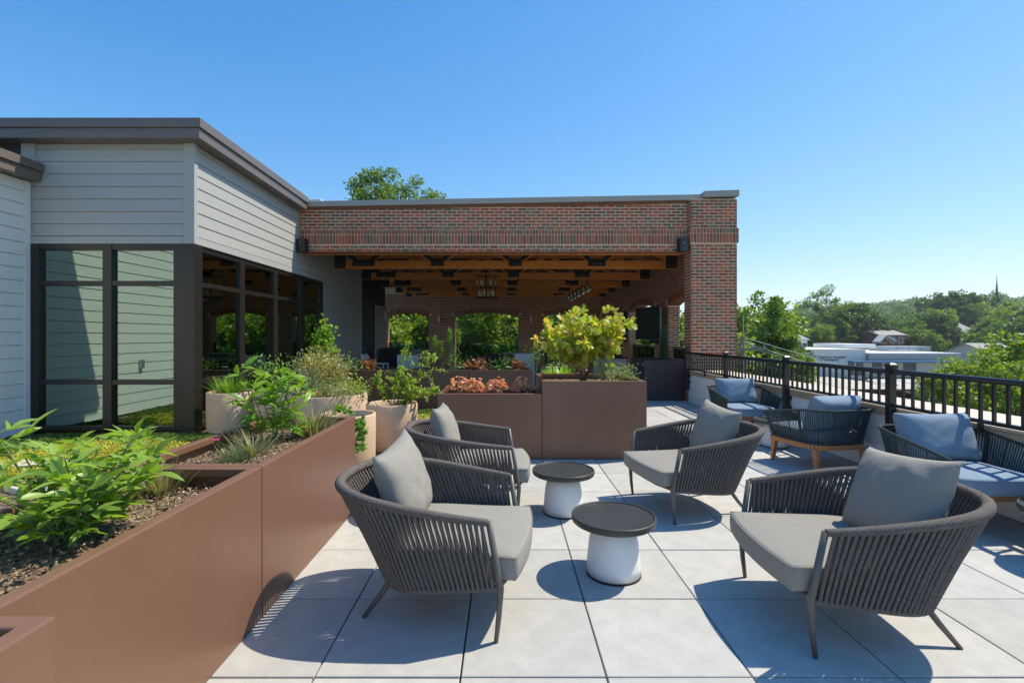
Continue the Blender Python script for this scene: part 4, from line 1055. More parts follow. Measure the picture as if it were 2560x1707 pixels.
def bush(loc, label, rx, ry, rz, n, m, ls, T, name, cat, seed, base=.12, cl=26, up=.4, stemn=10, stemm='twig', group=None, shape=1.0, indiv=None):
    """clumped crown: leaf clusters through an uneven ellipsoid sitting on the base point"""
    rr = np.random.default_rng(seed); root = thing(name, label, cat, loc, 0, group); sm = MB()
    cc = unit(rr.normal(size=(cl, 3))) * (rr.uniform(.25, 1, (cl, 1)) ** .5); cc[:, 2] = cc[:, 2] * .5 + .5
    if shape != 1.0: w = (1 - cc[:, 2:3]) * shape + (1 - shape) * .5 if shape < 0 else 1 - (1 - shape) * cc[:, 2:3]; cc[:, :2] *= w
    C = cc * np.array([rx, ry, rz]) + np.array([0, 0, base])
    for c in C[:stemn]:
        stem(sm, [(0, 0, 0), (c[0] * .45, c[1] * .45, c[2] * .6), tuple(c)], .005, .0015, 5)
    k = rr.integers(0, cl, n); off = rr.normal(size=(n, 3)) * np.array([rx, ry, rz]) * (1.15 / cl ** .45)
    P = C[k] + off; P[:, 2] = np.maximum(P[:, 2], .0)
    D = unit(P - np.array([0, 0, base + rz * .2])) + rr.normal(size=(n, 3)) * .6; D[:, 2] += up
    N = rr.normal(size=(n, 3)) * .5 + np.array([0, 0, 1])
    sm.build('stems', stemm, root, smooth=True)
    Sc = rr.uniform(.6, 1.2, n) * ls
    if indiv: leaf_objs('leaf', P[:300], D[:300], N[:300], Sc[:300], T, m, root, indiv); P, D, N, Sc = P[300:], D[300:], N[300:], Sc[300:]
    if len(P): leaves('foliage', P, D, N, Sc, T, m, root, True)
    return root, C
b_, C_ = bush((-2.60, 7.05, .545), 'olive bush dotted with small white flowers in the wide pot', .28, .27, .50, 3600, 'lf_olive', .038, LT_SMALL, 'flowering_shrub', 'shrub', 41, .1, 40)
rr_ = np.random.default_rng(3); n = 330
P = C_[rr_.integers(0, len(C_), n)] + rr_.normal(size=(n, 3)) * np.array([.07, .07, .06]) + np.array([0, 0, .03]); leaves('flowers', P, rdir(n, .8), rdir(n, 1.5), rr_.uniform(.018, .034, n), LT_ROUND, 'fl_white', b_, True)
b_, C_ = bush((-2.72, 6.72, .545), 'pale lavender flower spikes at the front of the wide pot', .16, .13, .33, 520, 'lf_sage', .03, LT_SMALL, 'lavender_plant', 'lavender', 42, .04, 18, 1.0)
n = 130; P = C_[rr_.integers(0, len(C_), n)] + rr_.normal(size=(n, 3)) * np.array([.03, .03, .05]) + np.array([0, 0, .05]); leaves('flowers', P, rdir(n, 1), rdir(n, 1), rr_.uniform(.012, .022, n), LT_ROUND, 'fl_lav', b_, True)
bush((-2.36, 6.66, .545), 'low grey green catmint spilling at the wide pot front', .26, .14, .20, 900, 'lf_sage', .026, LT_SMALL, 'catmint', 'catmint', 43, .02, 24, .8)
bush((-2.12, 6.85, .545), 'lime green leafy mound at the right rim of the wide pot', .18, .15, .17, 420, 'lf_lime', .034, LT_SMALL, 'leafy_mound', 'groundcover plant', 44, .03, 16)
bush((-3.05, 8.25, .56), 'cone shaped young tree with star leaves in front of the grey wall', .26, .24, .86, 2600, 'lf_peony2', .055, LT_LOBE, 'young_tree', 'sapling', 45, .05, 60, .2, 14, 'twig', None, .22)
bush((-3.36, 7.2, .55), 'small leaved green sprays in the half hidden pot', .34, .2, .42, 520, 'lf_mid', .045, LT_SMALL, 'spray_shrub', 'shrub', 46, .05, 22)
# coral bells in the low planter
coral = [(-.56, 5.93, .15, 'widest clump of coral bells, at the left end of the low planter'), (-.345, 5.9, .105, 'orange coral bells clump touching the widest one'), (-.10, 5.9, .13, 'flat topped coral bells clump in the middle of the low planter'), (.205, 5.95, .125, 'coral bells clump against the tall planter')]
for i, (x, y, r_, l_) in enumerate(coral):
    rr = np.random.default_rng(50 + i); n = 96; root = thing('coral_bells', l_, 'coral bells', (x, y, .66), 0, 'coral bells in the low planter')
    a = rr.uniform(0, 6.28, n); ra = r_ * np.sqrt(rr.uniform(0, 1, n)); P = np.stack([np.cos(a) * ra, np.sin(a) * ra, .06 + .16 * (1 - (ra / r_) ** 2) * rr.uniform(.4, 1.1, n) + .035], 1)
    D = np.stack([np.cos(a), np.sin(a), rr.uniform(-.1, .6, n)], 1); leaf_objs('leaf', P, D, rdir(n, 1.6), rr.uniform(.03, .05, n), LT_LOBE, 'lf_coral', root, 'coral')
    sm = MB()
    for p in P[::3]: stem(sm, [(0, 0, 0), tuple(p * np.array([.6, .6, .7])), tuple(p)], .002, .0012, 4)
    sm.build('stems', 'twig', root)
# smoke bush
def smokebush():
    root = thing('smoke_bush', 'yellow green round leaved smoke bush spreading above the tall square planter', 'smoke bush', (1.0, 6.22, .82)); rr = random.Random(77); sm = MB(); ends = []
    rt = [(-.80, .0, .80, .78), (-.58, .2, .95, .76), (-.30, -.1, 1, .72), (.02, .1, 1, .74), (.24, -.15, 1, .74), (.46, .1, .95, .84), (.68, 0, .9, .90), (-.66, -.2, .55, .60), (.50, -.1, .7, .56), (-.05, -.2, .85, .58), (.60, .1, .95, .86), (-.45, 0, .9, .70)]
    for (dx, dy, dz, L) in rt:
        pts = arc((rr.uniform(-.03, .03), rr.uniform(-.02, .02), 0), (dx * .45, dy, dz), L, (dx * .9, dy * .4, .02), 7); stem(sm, pts, .0085, .003, 6)
        for k in (3, 4, 5, 6, 7):
            ends.append((pts[k], (pts[k] - pts[k - 1]).normalized()))
            for q in range(2):
                sp = arc(pts[k], rdir(1, .6)[0], rr.uniform(.09, .2), (0, 0, .1), 3); stem(sm, sp, .0025, .0015, 4); ends.append((sp[-1], (sp[-1] - sp[-2]).normalized()))
    P, D, N, Sc = [], [], [], []
    for (p, d) in ends:
        if p.z < .27: continue
        for k in range(10 if p.z > .36 else 3):
            w = rdir(1, .25)[0]; dd = Vector(w) * .9 + d * .5; P.append(p + Vector(w) * rr.uniform(0.01, .06)); D.append(dd); N.append((rr.uniform(-.8, .8), rr.uniform(-.9, .3), rr.uniform(.1, 1))); Sc.append(rr.uniform(.06, .1))
    sm.build('branches', 'twig', root, smooth=True)
    i_ = list(range(len(P))); rr.shuffle(i_); g = lambda A, q: [A[k] for k in q]; a, b = i_[:298], i_[298:]
    leaf_objs('leaf', g(P, a), g(D, a), g(N, a), g(Sc, a), LT_ROUND, 'lf_smoke', root, 'smoke')
    if b: leaves('foliage', g(P, b), g(D, b), g(N, b), g(Sc, b), LT_ROUND, 'lf_smoke', root, True)
smokebush()
bush((1.35, 6.1, .82), 'grey green catmint mound at the right of the smoke bush planter', .25, .22, .17, 1000, 'lf_sage', .026, LT_SMALL, 'catmint', 'catmint', 61, .05, 30, .8)
bush((1.24, 6.2, .82), 'upright catmint spike beside the smoke bush stem', .07, .07, .36, 260, 'lf_sage', .026, LT_SMALL, 'catmint', 'catmint', 62, .05, 14, .8, 6, 'twig', None, .3)
tuft((.9, 7.85, .68), 'bright broad leaved hosta behind the smoke bush stems', 90, .36, .2, 'lf_peony2', 'hosta', 'hosta', 63, 6.0)
bush((3.66, 11.35, .82), 'narrow upright dark evergreen in the aubergine planter', .10, .10, .62, 1500, 'lf_cedar', .045, LT_SMALL, 'upright_shrub', 'shrub', 64, .02, 40, 1.6, 4, 'twig', None, .5)
# plants of the shaded row
rowpl = [(-4.1, 'sage', .16, .2, 'grey green perennial first in the shaded row'), (-3.75, 'dry', .15, .24, 'wispy tan perennial second in the shaded row'), (-3.05, 'mid', .22, .16, 'low green clump in the shaded row before the grill'), (-2.75, 'rust', .17, .15, 'rust leaved clump in the shaded row before the grill'), (-1.05, 'mid', .22, .3, 'lush green clump in the shaded row left of the dining chairs'), (-.55, 'rust', .22, .14, 'wide rust leaved clump before the dark dining chairs'), (-.05, 'mid', .2, .2, 'green clump between two rust leaved clumps'), (.28, 'rust', .13, .13, 'small rust leaved clump near the tall green stalk'), (.62, 'mid', .2, .42, 'tall green leafy stalk in the shaded row'), (1.1, 'sage', .2, .13, 'low purple grey clump in the shaded row behind the smoke bush planter'), (1.45, 'rust', .14, .14, 'rust leaved clump at the end of the shaded row')]
rowp.append(planter('rectangular_planter', 'shaded brown planter last in the row, behind the smoke bush planter', .534 + 1.22, 9.5, 1.754 + 1.214, 10.1, .762)) if False else None
for i, (x, k, r_, h_, l_) in enumerate(rowpl):
    if x < 0.5 or True:
        bush((x, 9.8, .66), l_, r_, .16, h_, 210 if k != 'dry' else 160, {'sage': 'lf_sage', 'dry': 'lf_dry', 'mid': 'lf_mid', 'rust': 'lf_rust'}[k], .055 if k in ('rust', 'mid') else .04, {'rust': LT_LOBE, 'mid': LT_OV}.get(k, LT_SMALL), 'bedding_plant', 'plant', 70 + i, .08, 16, .3, 8, 'stem', 'bedding plants in the shaded row')
for i, (u, v) in enumerate(((1087.6, 856), (1103, 868), (1125, 838), (1146, 840))):
    Y = 9.9; x = (u - 1263) / 1228 * Y; z = 1.42 + (840 - v) / 1228 * Y
    root = thing('plume_plant', ['feathery plume stalk, second tallest left one', 'feathery plume stalk, shortest of the four', 'feathery plume stalk by the brick pier edge', 'feathery plume stalk before the middle arch'][i], 'plume plant', (x, Y, .66), 0, 'feathery plume stalks')
    MB().tube([(0, 0, 0), (.01, 0, (z - .66) * .5), (0, 0, z - .66)], .005, 5).build('stem', 'stem', root)
    n = 170; P = np.stack([rnd(n, -.012, .012), rnd(n, -.012, .012), z - .66 + rnd(n, -.17, .10)], 1); D = rdir(n, .9); leaves('plume', P, D, rdir(n), RNG.uniform(.05, .11, n), (LT_BLADE[0] * np.array([3, 1, 1]), LT_BLADE[1]), 'lf_peony2', root, True)
# sedum carpet on the planting bed
def sedum(name, regs, n, m, seed, hs=.028):
    rr = np.random.default_rng(seed); P = []
    for (cx, cy, rx, ry, w) in regs:
        k = int(n * w); a = rr.uniform(0, 6.28, k); ra = np.sqrt(rr.uniform(0, 1, k)) * (1 + .18 * np.sin(a * 3 + cx) + .12 * np.sin(a * 5 + cy))
        x = cx + np.cos(a) * ra * rx; y = cy + np.sin(a) * ra * ry
        z = .03 * np.maximum(0, 1 - ra) ** .5 + .018 * (np.sin(x * 23) * np.sin(y * 19) + 1) * .5 + rr.uniform(-.004, .02, k); P.append(np.stack([x, y, z], 1))
    P = np.concatenate(P); P = P[(P[:, 0] > -6.8) & (P[:, 0] < -.8) & (P[:, 1] < 9.45) & ~((P[:, 0] > -4.75) & (P[:, 1] > 7.0) & (P[:, 0] < -4.3)) & ~((P[:, 0] < -4.5) & (P[:, 1] > 7.05))]
    n2 = len(P); return kind(leaves(name, P, rdir(n2, 1.2), rdir(n2, 1), rr.uniform(.6, 1.3, n2) * hs, LT_QUAD, m), 'stuff')
sedum('sedum_carpet', [(-5.0, 6.1, .9, .62, .22), (-3.6, 5.3, 1.1, .75, .24), (-4.9, 4.8, .7, .4, .10), (-2.9, 4.0, .7, .6, .12), (-3.6, 3.3, .9, .5, .12), (-5.6, 5.5, .7, .5, .08), (-2.6, 2.6, .6, .5, .06), (-1.15, 8.0, .6, 1.2, .12)], 30000, 'lf_sedum', 81)
sedum('dark_sedum', [(-6.1, 6.5, .7, .5, .4), (-4.6, 6.75, 1.6, .28, .4), (-5.6, 4.2, .8, .5, .2), (-1.1, 8.9, .7, .45, .25), (-5.6, 2.4, 1.3, 1.3, .5), (-4.0, 1.6, 1.5, .9, .4), (-3.0, 6.0, .9, .7, .2), (-6.2, 4.6, .6, 1.2, .3), (-2.9, 8.2, 1.4, 1.0, .2)], 18000, 'lf_sedum2', 82)
SR = random.Random(9)
for i, (x, y, a, b, l_) in enumerate(((-5.2, 5.35, .5, .16, 'pale stone slab in the sedum bed nearest the white wing'), (-4.1, 4.55, .55, .2, 'pale stone slab in the middle of the sedum bed behind the big peony'), (-3.6, 4.0, .5, .17, 'pale stone slab in the sedum bed close behind the big peony'), (-2.9, 4.75, .4, .14, 'pale stone slab in the sedum bed by the long planter'), (-3.2, 3.1, .5, .2, 'pale stone slab at the front of the sedum bed'))):
    q = MB(); m_ = 9; ring = [(x + a * math.cos(t_) * SR.uniform(.85, 1.1), y + b * math.sin(t_) * SR.uniform(.85, 1.1)) for t_ in [2 * math.pi * k / m_ for k in range(m_)]]
    k0 = len(q.v); q.v += [(px, py, 0) for px, py in ring] + [(px, py, .05) for px, py in ring]
    for k in range(m_): q.f.append((k, (k + 1) % m_, m_ + (k + 1) % m_, m_ + k)); q.m.append(0)
    q.f.append(tuple(range(m_, 2 * m_))); q.m.append(0); tag(q.build('stone_slab', 'pale', bevel=.012), l_, 'stone slab', 'pale stone slabs in the sedum bed')
tag(box('bed_edging', -2.16, 2.0, -.004, -2.03, 7.0, .10, 'pale'), 'pale metal edging strip between sedum bed and long planter', 'edging')

# ------------------------------------------------------------------ things in and on the pavilion
def speaker(loc, label, rz):
    t = thing('speaker', label, 'speaker', loc, rz, 'black wall speakers under the beam')
    MB().box(-.10, -.20, -.145, .10, -.06, .145).build('cabinet', 'blackmatte', t, bevel=.012)
    MB().box(-.09, -.206, -.135, .09, -.2005, .135).build('grille', 'black', t); MB().tube([(0, -.206, .04), (0, -.211, .04)], .012, 8).build('badge', 'steel', t)
    MB().box(-.03, -.06, -.03, .03, .0, .03).build('bracket', 'black', t)
speaker((-4.33, BYF - .012, 3.36), 'black speaker at the left end of the brick beam', R(-12)); speaker((3.78, BYF - .012, 3.37), 'black speaker beside the brick pier', R(14))
def tv(c, d, w, h, label):
    ang = math.atan2(d[1], d[0]); t = thing('television', label, 'television', c, ang, 'black televisions on the side wall')
    MB().box(-w / 2, -.03, -h / 2, w / 2, .03, h / 2).build('body', 'tvedge', t, bevel=.006); MB().box(-w / 2 + .012, -.034, -h / 2 + .012, w / 2 - .012, -.0305, h / 2 - .012).build('screen', 'tv', t)
    MB().box(w * .02, .03, -h * .55, w * .45, .075, -.0).build('electronics_box', 'tvedge', t, bevel=.01); MB().box(w * .1, -.02, -h / 2 - .11, w * .42, .03, -h / 2 - .002).build('soundbar', 'blackmatte', t, bevel=.01)
    MB().box(-.05, .075, -.05, .05, .5, .05).build('wall_arm', 'blackmatte', t)
tv((4.13, 14.2, 1.79), (.37, -1.15), 1.21, .94, 'black television on the side wall nearer the brick pier'); tv((4.02, 17.05, 1.80), (.24, -1.1), 1.15, .93, 'black television behind the smoke bush')
# chandelier
ch = thing('chandelier', 'black cage chandelier with two tiers of candles', 'chandelier', (-.55, 14.2, 3.15))
q = MB(); ring = lambda r_, z_, k=36: [(r_ * math.cos(2 * math.pi * i / k), r_ * math.sin(2 * math.pi * i / k), z_) for i in range(k)]
for z_ in (0, -.30, -.62): q.tube(ring(.37, z_), .007, 6, closed=True)
for i in range(8): a = 2 * math.pi * i / 8; q.tube([(.37 * math.cos(a), .37 * math.sin(a), 0), (.37 * math.cos(a), .37 * math.sin(a), -.62)], .005, 5)
for i in range(4): a = math.pi * i / 4; q.tube([(.37 * math.cos(a), .37 * math.sin(a), 0), (-.37 * math.cos(a), -.37 * math.sin(a), 0)], .005, 5)
q.build('cage', 'blackmatte', ch); MB().tube([(0, 0, .85), (0, 0, -.55)], .012, 6).build('rod', 'blackmatte', ch)
MB().lathe([(.05, -.04), (.05, .02)], 12).build('hub', 'blackmatte', ch)
for tier, (r_, z_) in enumerate(((.26, -.30), (.22, -.58))):
    for i in range(6):
        a = 2 * math.pi * (i + .3 * tier) / 6; c = (r_ * math.cos(a), r_ * math.sin(a))
        MB().tube([(*c, z_), (*c, z_ + .16)], .022, 8).build('candle', 'candle', ch); MB().tube([(*c, z_ - .045), (*c, z_)], .028, 8).tube([(0, 0, z_ - .03), (*c, z_ - .03)], .006, 5).build('candle_cup', 'blackmatte', ch)
# five globe pendant
pe = thing('pendant_row', 'row of smoky glass globe pendants hung from the trusses', 'pendant light', (2.54, 17.1, 2.92))
MB().box(-.04, -2.0, .93, .04, 2.0, .97).build('mounting_bar', 'blackmatte', pe)
for i in range(5):
    y = -1.85 + .93 * i
    MB().lathe([(.03, .13), (.08, .118), (.125, .07), (.14, 0), (.125, -.07), (.08, -.118), (.03, -.135)], 24, c=(0, y, 0), cap=False).build('globe', 'globe', pe, smooth=True)
    MB().tube([(0, y, .93), (0, y, .13)], .005, 5).lathe([(.04, .1), (.045, .14), (.02, .17)], 10, c=(0, y, 0)).build('cord', 'blackmatte', pe); MB().lathe([(.02, -.02), (.03, .02), (.02, .09)], 8, c=(0, y, 0)).build('bulb', 'candle', pe)
for i, (u, l_) in enumerate(((1099, 'white wall sconce on the brick between first and second arch'), (1327, 'white wall sconce on the brick between second and third arch'))):
    x = (u - 1263) / 1228 * YB; t = thing('wall_sconce', l_, 'wall light', (x, YB - .01, 2.18), 0, 'wall sconces on the back brick wall')
    MB().lathe([(.045, -.16), (.05, -.15), (.05, .15), (.045, .16)], 14, c=(0, -.08, 0)).build('shade', 'candle', t); MB().box(-.05, -.05, -.06, .05, 0, .06).build('back_plate', 'steel', t)
# glass guards in the arches
def guard(ax, p, a, b, label):
    t = thing('glass_guard', label, 'glass railing', (0, 0, 0), 0, 'glass guards in the arches'); n = 2 if b - a > 2 else 1
    def bx(s0, s1, d0, d1, z0, z1): return MB().box(s0, p + d0, z0, s1, p + d1, z1) if ax == 'x' else MB().box(p + d0, s0, z0, p + d1, s1, z1)
    for k in range(n + 1):
        s_ = a + .06 + (b - a - .12) * k / n; bx(s_ - .03, s_ + .03, -.03, .03, .0, 1.13).build('post', 'black', t)
    bx(a + .03, b - .03, -.025, .025, 1.09, 1.125).build('top_rail', 'black', t)
    for k in range(n):
        s0 = a + .09 + (b - a - .12) * k / n; s1 = a + .03 + (b - a - .12) * (k + 1) / n; bx(s0, s1, -.006, .006, .1, 1.08).build('glass_pane', 'railglass', t)
for (a, b, _, _), l_ in zip(OPB, ('glass guard in the back arch beside the grey wall', 'glass guard in the wide middle back arch', 'glass guard in the back arch behind the smoke bush')): guard('x', YB + .25, a, b, l_)
for (a, b, _, _), l_ in zip(OPS, ('glass guard in the side arch next to the pier', 'glass guard in the side arch below the nearer television', 'glass guard in the last side arch')): guard('y', XS + .17, max(a, 11.0), b, l_)
# dining chairs and table under the roof
def make_dchair(kind_):
    t = thing('dining_chair', 'x', 'dining chair', (0, 0, 0), 0, 'dining chairs under the pavilion'); fm = 'offwhite' if kind_ == 'w' else 'black'; cm = 'offwhite' if kind_ == 'w' else 'blackmatte'
    MB().box(-.25, -.25, .41, .25, .25, .46).build('seat', 'blackmatte', t, bevel=.012)
    b_ = MB(); b_.hexa([(-.25, -.24, .46), (-.21, -.24, .46), (-.21, .24, .46), (-.25, .24, .46), (-.36, -.24, .92), (-.33, -.24, .92), (-.33, .24, .92), (-.36, .24, .92)]); b_.build('backrest', cm, t, bevel=.01)
    for y in (-.25, .25):
        MB().bar((.25, y, 0), (.24, y, .64), .03, .045, up=(0, 1, 0)).build('front_leg', fm, t); MB().bar((-.30, y, 0), (-.36, y, .93), .03, .045, up=(0, 1, 0)).build('rear_leg', fm, t); MB().bar((.26, y, .65), (-.33, y, .67), .04, .025).build('armrest', fm, t)
    return t
dcw = make_dchair('w'); dcb = make_dchair('b'); used = set()
def place_d(src, x, y, rz, l_):
    c = src if src.name not in used else copy_tree(src); used.add(src.name); c.location = (x, y, 0); c.rotation_euler = (0, 0, rz); c['label'] = l_
place_d(dcw, -3.55, 13.6, R(0), 'white dining chair seen from the side before the grey wall'); place_d(dcw, -2.55, 13.2, R(90), 'white backed dining chair behind the lime sprays'); place_d(dcw, .52, 14.2, R(95), 'white backed dining chair right of the dining table')
place_d(dcb, -.95, 15.3, R(20), 'black dining chair at the left end of the dining table'); place_d(dcb, -.65, 15.7, R(10), 'black dining chair just behind the leftmost black one'); place_d(dcb, -.30, 14.2, R(92), 'black dining chair with its back to the planter row'); place_d(dcb, 1.75, 14.8, R(200), 'black armchair with pale legs beside the smoke bush')
def table(name, label, x0, y0, x1, y1, h, m, lm):
    t = thing(name, label, 'table', ((x0 + x1) / 2, (y0 + y1) / 2, 0)); a, b = (x1 - x0) / 2, (y1 - y0) / 2
    MB().box(-a, -b, h - .05, a, b, h).build('table_top', m, t, bevel=.006)
    for sx in (-1, 1):
        for sy in (-1, 1): MB().box(sx * (a - .1) - .04, sy * (b - .1) - .04, 0, sx * (a - .1) + .04, sy * (b - .1) + .04, h - .052).build('leg', lm, t)
table('dining_table', 'timber topped dining table amid black chairs', -.9, 15.0, .9, 16.0, .74, 'greywood', 'blackmatte'); table('bar_table', 'long pale topped table left of the third arch', -.1, 17.0, 1.25, 17.7, .84, 'coping', 'tvedge')
g_ = thing('grill_station', 'black grill with beige cabinet by the first arch', 'grill', (-3.6, 17.5, 0)); MB().box(-.75, -.35, 0, -.1, .35, 1.0).build('grill_body', 'blackmatte', g_, bevel=.02); MB().box(.0, -.35, 0, .9, .35, .9).build('cabinet', 'greywood', g_, bevel=.01); MB().box(-.05, -.4, .902, .95, .4, .95).build('counter_top', 'coping', g_, bevel=.005)
ct = thing('timber_counter', 'grey timber clad counter box with dark top beside the pier', 'counter', (3.1, 13.5, 0)); 
for k in range(4): MB().box(-.75, -.4, .02 + k * .2, .13, .4, .215 + k * .2).build('board', 'greywood', ct, bevel=.003)
MB().box(-.78, -.43, .822, .16, .43, .86).build('counter_top', 'blackmatte', ct, bevel=.004)

# ------------------------------------------------------------------ trees
def tree_meshes(seed, H, cr, ch_, cz, ncl, nleaf, ls, m, trunk_r, bark='bark', airy=1.0, spread=1.0):
    """returns (trunk mesh, crown mesh): tapered trunk with limbs to leaf clumps spread through an uneven crown"""
    rr = np.random.default_rng(seed); r2 = random.Random(seed); sm = MB()
    top = Vector((r2.uniform(-.3, .3) * cr * .4, r2.uniform(-.3, .3) * cr * .4, H * .86))
    tp = [Vector((0, 0, 0)), Vector((r2.uniform(-.1, .1), r2.uniform(-.1, .1), H * .25)), top * .55 + Vector((r2.uniform(-.2, .2), r2.uniform(-.2, .2), 0)), top]
    tp = [Vector(p) for p in resample([tuple(p) for p in tp], 9)]
    sm.tube(tp, [trunk_r * (1 - .85 * (i / 8) ** .8) for i in range(9)], 9)
    d = unit(rr.normal(size=(ncl, 3))); ra = rr.uniform(.15, 1, (ncl, 1)) ** .45
    lob = 1 + .22 * np.sin(np.arctan2(d[:, 1], d[:, 0]) * 3 + seed)[:, None] + .16 * np.sin(d[:, 2:3] * 5 + seed * 2)
    C = d * np.minimum(ra * lob, 1.08) * np.array([cr, cr, ch_]) + np.array([0, 0, cz])
    C[:, 2] = np.maximum(C[:, 2], H * .12)
    for c in C[::max(1, ncl // 46)]:
        f = min(.95, max(.12, (c[2] - abs(c[0]) * .35 - abs(c[1]) * .35) / H)); i = min(7, int(f * 8)); b = tp[i].lerp(tp[i + 1], f * 8 - i)
        cv = Vector(c); md = b.lerp(cv, .5) + Vector((0, 0, .12 * (cv - b).length))
        sm.tube([b, md, cv], [trunk_r * .26 * (1 - .6 * f), trunk_r * .15 * (1 - .5 * f), trunk_r * .04], 5, cap=False)
    k = rr.integers(0, ncl, nleaf); cs = rr.uniform(.6, 1.35, ncl)[k][:, None] * cr * 1.12 / ncl ** .36 * airy
    off = unit(rr.normal(size=(nleaf, 3))) * rr.uniform(0, 1, (nleaf, 1)) ** .5 * cs * np.array([1, 1, .72])
    P = C[k] + off; D = unit(off) + rr.normal(size=(nleaf, 3)) * .6; N = rr.normal(size=(nleaf, 3)) * .55 + np.array([0, 0, 1])
    V, F = scatter(P, D, N, rr.uniform(.6, 1.25, nleaf) * ls, LT_QUAD)
    return sm.mesh('trunk', bark, True), fastmesh('crown', V, F, m)
TP = {}
def proto(key, *a, **k): TP[key] = tree_meshes(*a, **k)
proto('mid', 1, 10, 3.6, 4.0, 5.9, 140, 26000, .22, 'tr_mid', .22)
proto('yel', 2, 9, 3.4, 3.6, 5.3, 100, 14000, .28, 'tr_yel', .18)
proto('dark', 3, 11, 4.2, 4.3, 6.4, 120, 14000, .34, 'tr_dark', .25)
proto('airy', 4, 16, 4.6, 3.4, 12.2, 42, 5200, .30, 'tr_mid', .22, 'greybark', .75)
proto('tall', 5, 20, 5.0, 7.0, 13.4, 560, 90000, .19, 'tr_mid', .34, 'greybark', 1.55)
proto('maple', 6, 8, 4.1, 3.6, 4.6, 260, 46000, .15, 'tr_yel', .17, 'bark', .95)
proto('round', 7, 10, 4.8, 4.2, 5.6, 130, 12000, .40, 'tr_mid', .22)
proto('rounddark', 8, 11, 5.0, 4.6, 6.2, 130, 12000, .42, 'tr_dark', .25)
proto('sparse', 9, 15, 4.0, 5.5, 9.5, 70, 9000, .30, 'tr_mid', .26, 'greybark', .8)
def tree(key, x, y, z, sc, label, rz=None, group=None, name='broadleaf_tree', sz=None):
    t = thing(name, label, 'tree', (x, y, z), RTR.uniform(0, 6.28) if rz is None else rz, group); t.scale = (sc, sc, sz or sc)
    ob('trunk', TP[key][0], t); ob('crown', TP[key][1], t); return t
RTR = random.Random(17)
def at(u, Y): return (u - 1263) / 1228 * Y
GZ = -6.05
# behind the pavilion, seen through the arches and over the roof
tree('tall', -8.4, 37, GZ, .93, 'tall tree whose top shows above the pavilion coping')
G1 = 'trees behind the pavilion arches'
for i, (k, x, y, s_) in enumerate((('yel', -11.5, 33, 1.05), ('yel', -8.6, 31, .98), ('yel', -5.6, 36, 1.1), ('mid', -2.2, 40, 1.05), ('sparse', -3.6, 33, .72), ('yel', .6, 34, 1.1), ('yel', -14.5, 38, 1.2), ('dark', 2.6, 41, 1.1), ('mid', 5.2, 35, 1.1), ('yel', 8.5, 34, 1.05), ('sparse', 1.6, 44, .8), ('dark', -9, 46, 1.2), ('mid', -19, 36, 1.2), ('yel', 11.8, 38, 1.05), ('dark', 6.5, 46, 1.1), ('mid', -24, 40, 1.2))):
    tree(k, x, y, GZ, s_, {'yel': 'yellow green leafy tree behind the pavilion, seen through its back arches', 'mid': 'mid green leafy tree behind the pavilion, seen through its back arches', 'dark': 'dark green tree standing farthest behind the pavilion arches', 'sparse': 'thin pale trunked tree behind the middle and first back arches'}[k], None, G1)
# to the right
tree('mid', at(1903, 31), 31, GZ, .78, 'bushy green tree beside the brick pier, behind the utility pole', .4, sz=.98)
tree('yel', at(1858, 36), 36, GZ, 1.1, 'taller tree half hidden by the brick pier')
tree('mid', at(1800, 33), 33, GZ, .9, 'tree seen through the side arches beyond the pier', 2.2)
tree('yel', 9.2, 24, GZ, .85, 'pale green tree close outside the side arch')
tree('airy', at(2068, 130), 130, hill_h(at(2068, 130), 130), 1.28, 'airy open crowned tree standing above the others', 1.0)
tree('yel', at(2050, 122), 122, GZ, 1.15, 'yellow green tree below the airy one, beside the grey roofed house')
tree('mid', at(1992, 84), 84, GZ, .62, 'small green tree left of the grey roofed house')
tree('dark', at(2145, 128), 128, GZ, 1.5, 'dark green tree behind the white hospital roof box')
tree('mid', at(2100, 126), 126, GZ, 1.3, 'green tree between the airy tree and the dark one')
tree('maple', at(2560, 21.5), 21.5, GZ, .84, 'bright green maple beyond the railing at the right', 1.3)
tree('maple', at(2440, 27), 27, GZ, .70, 'low spreading maple in front of the grey hospital panel', 3.3)
tree('yel', at(2610, 27), 27, GZ, .85, 'yellow green tree cut by the right edge beyond the railing')
G2 = 'round trees on the slope below the wooded hill'
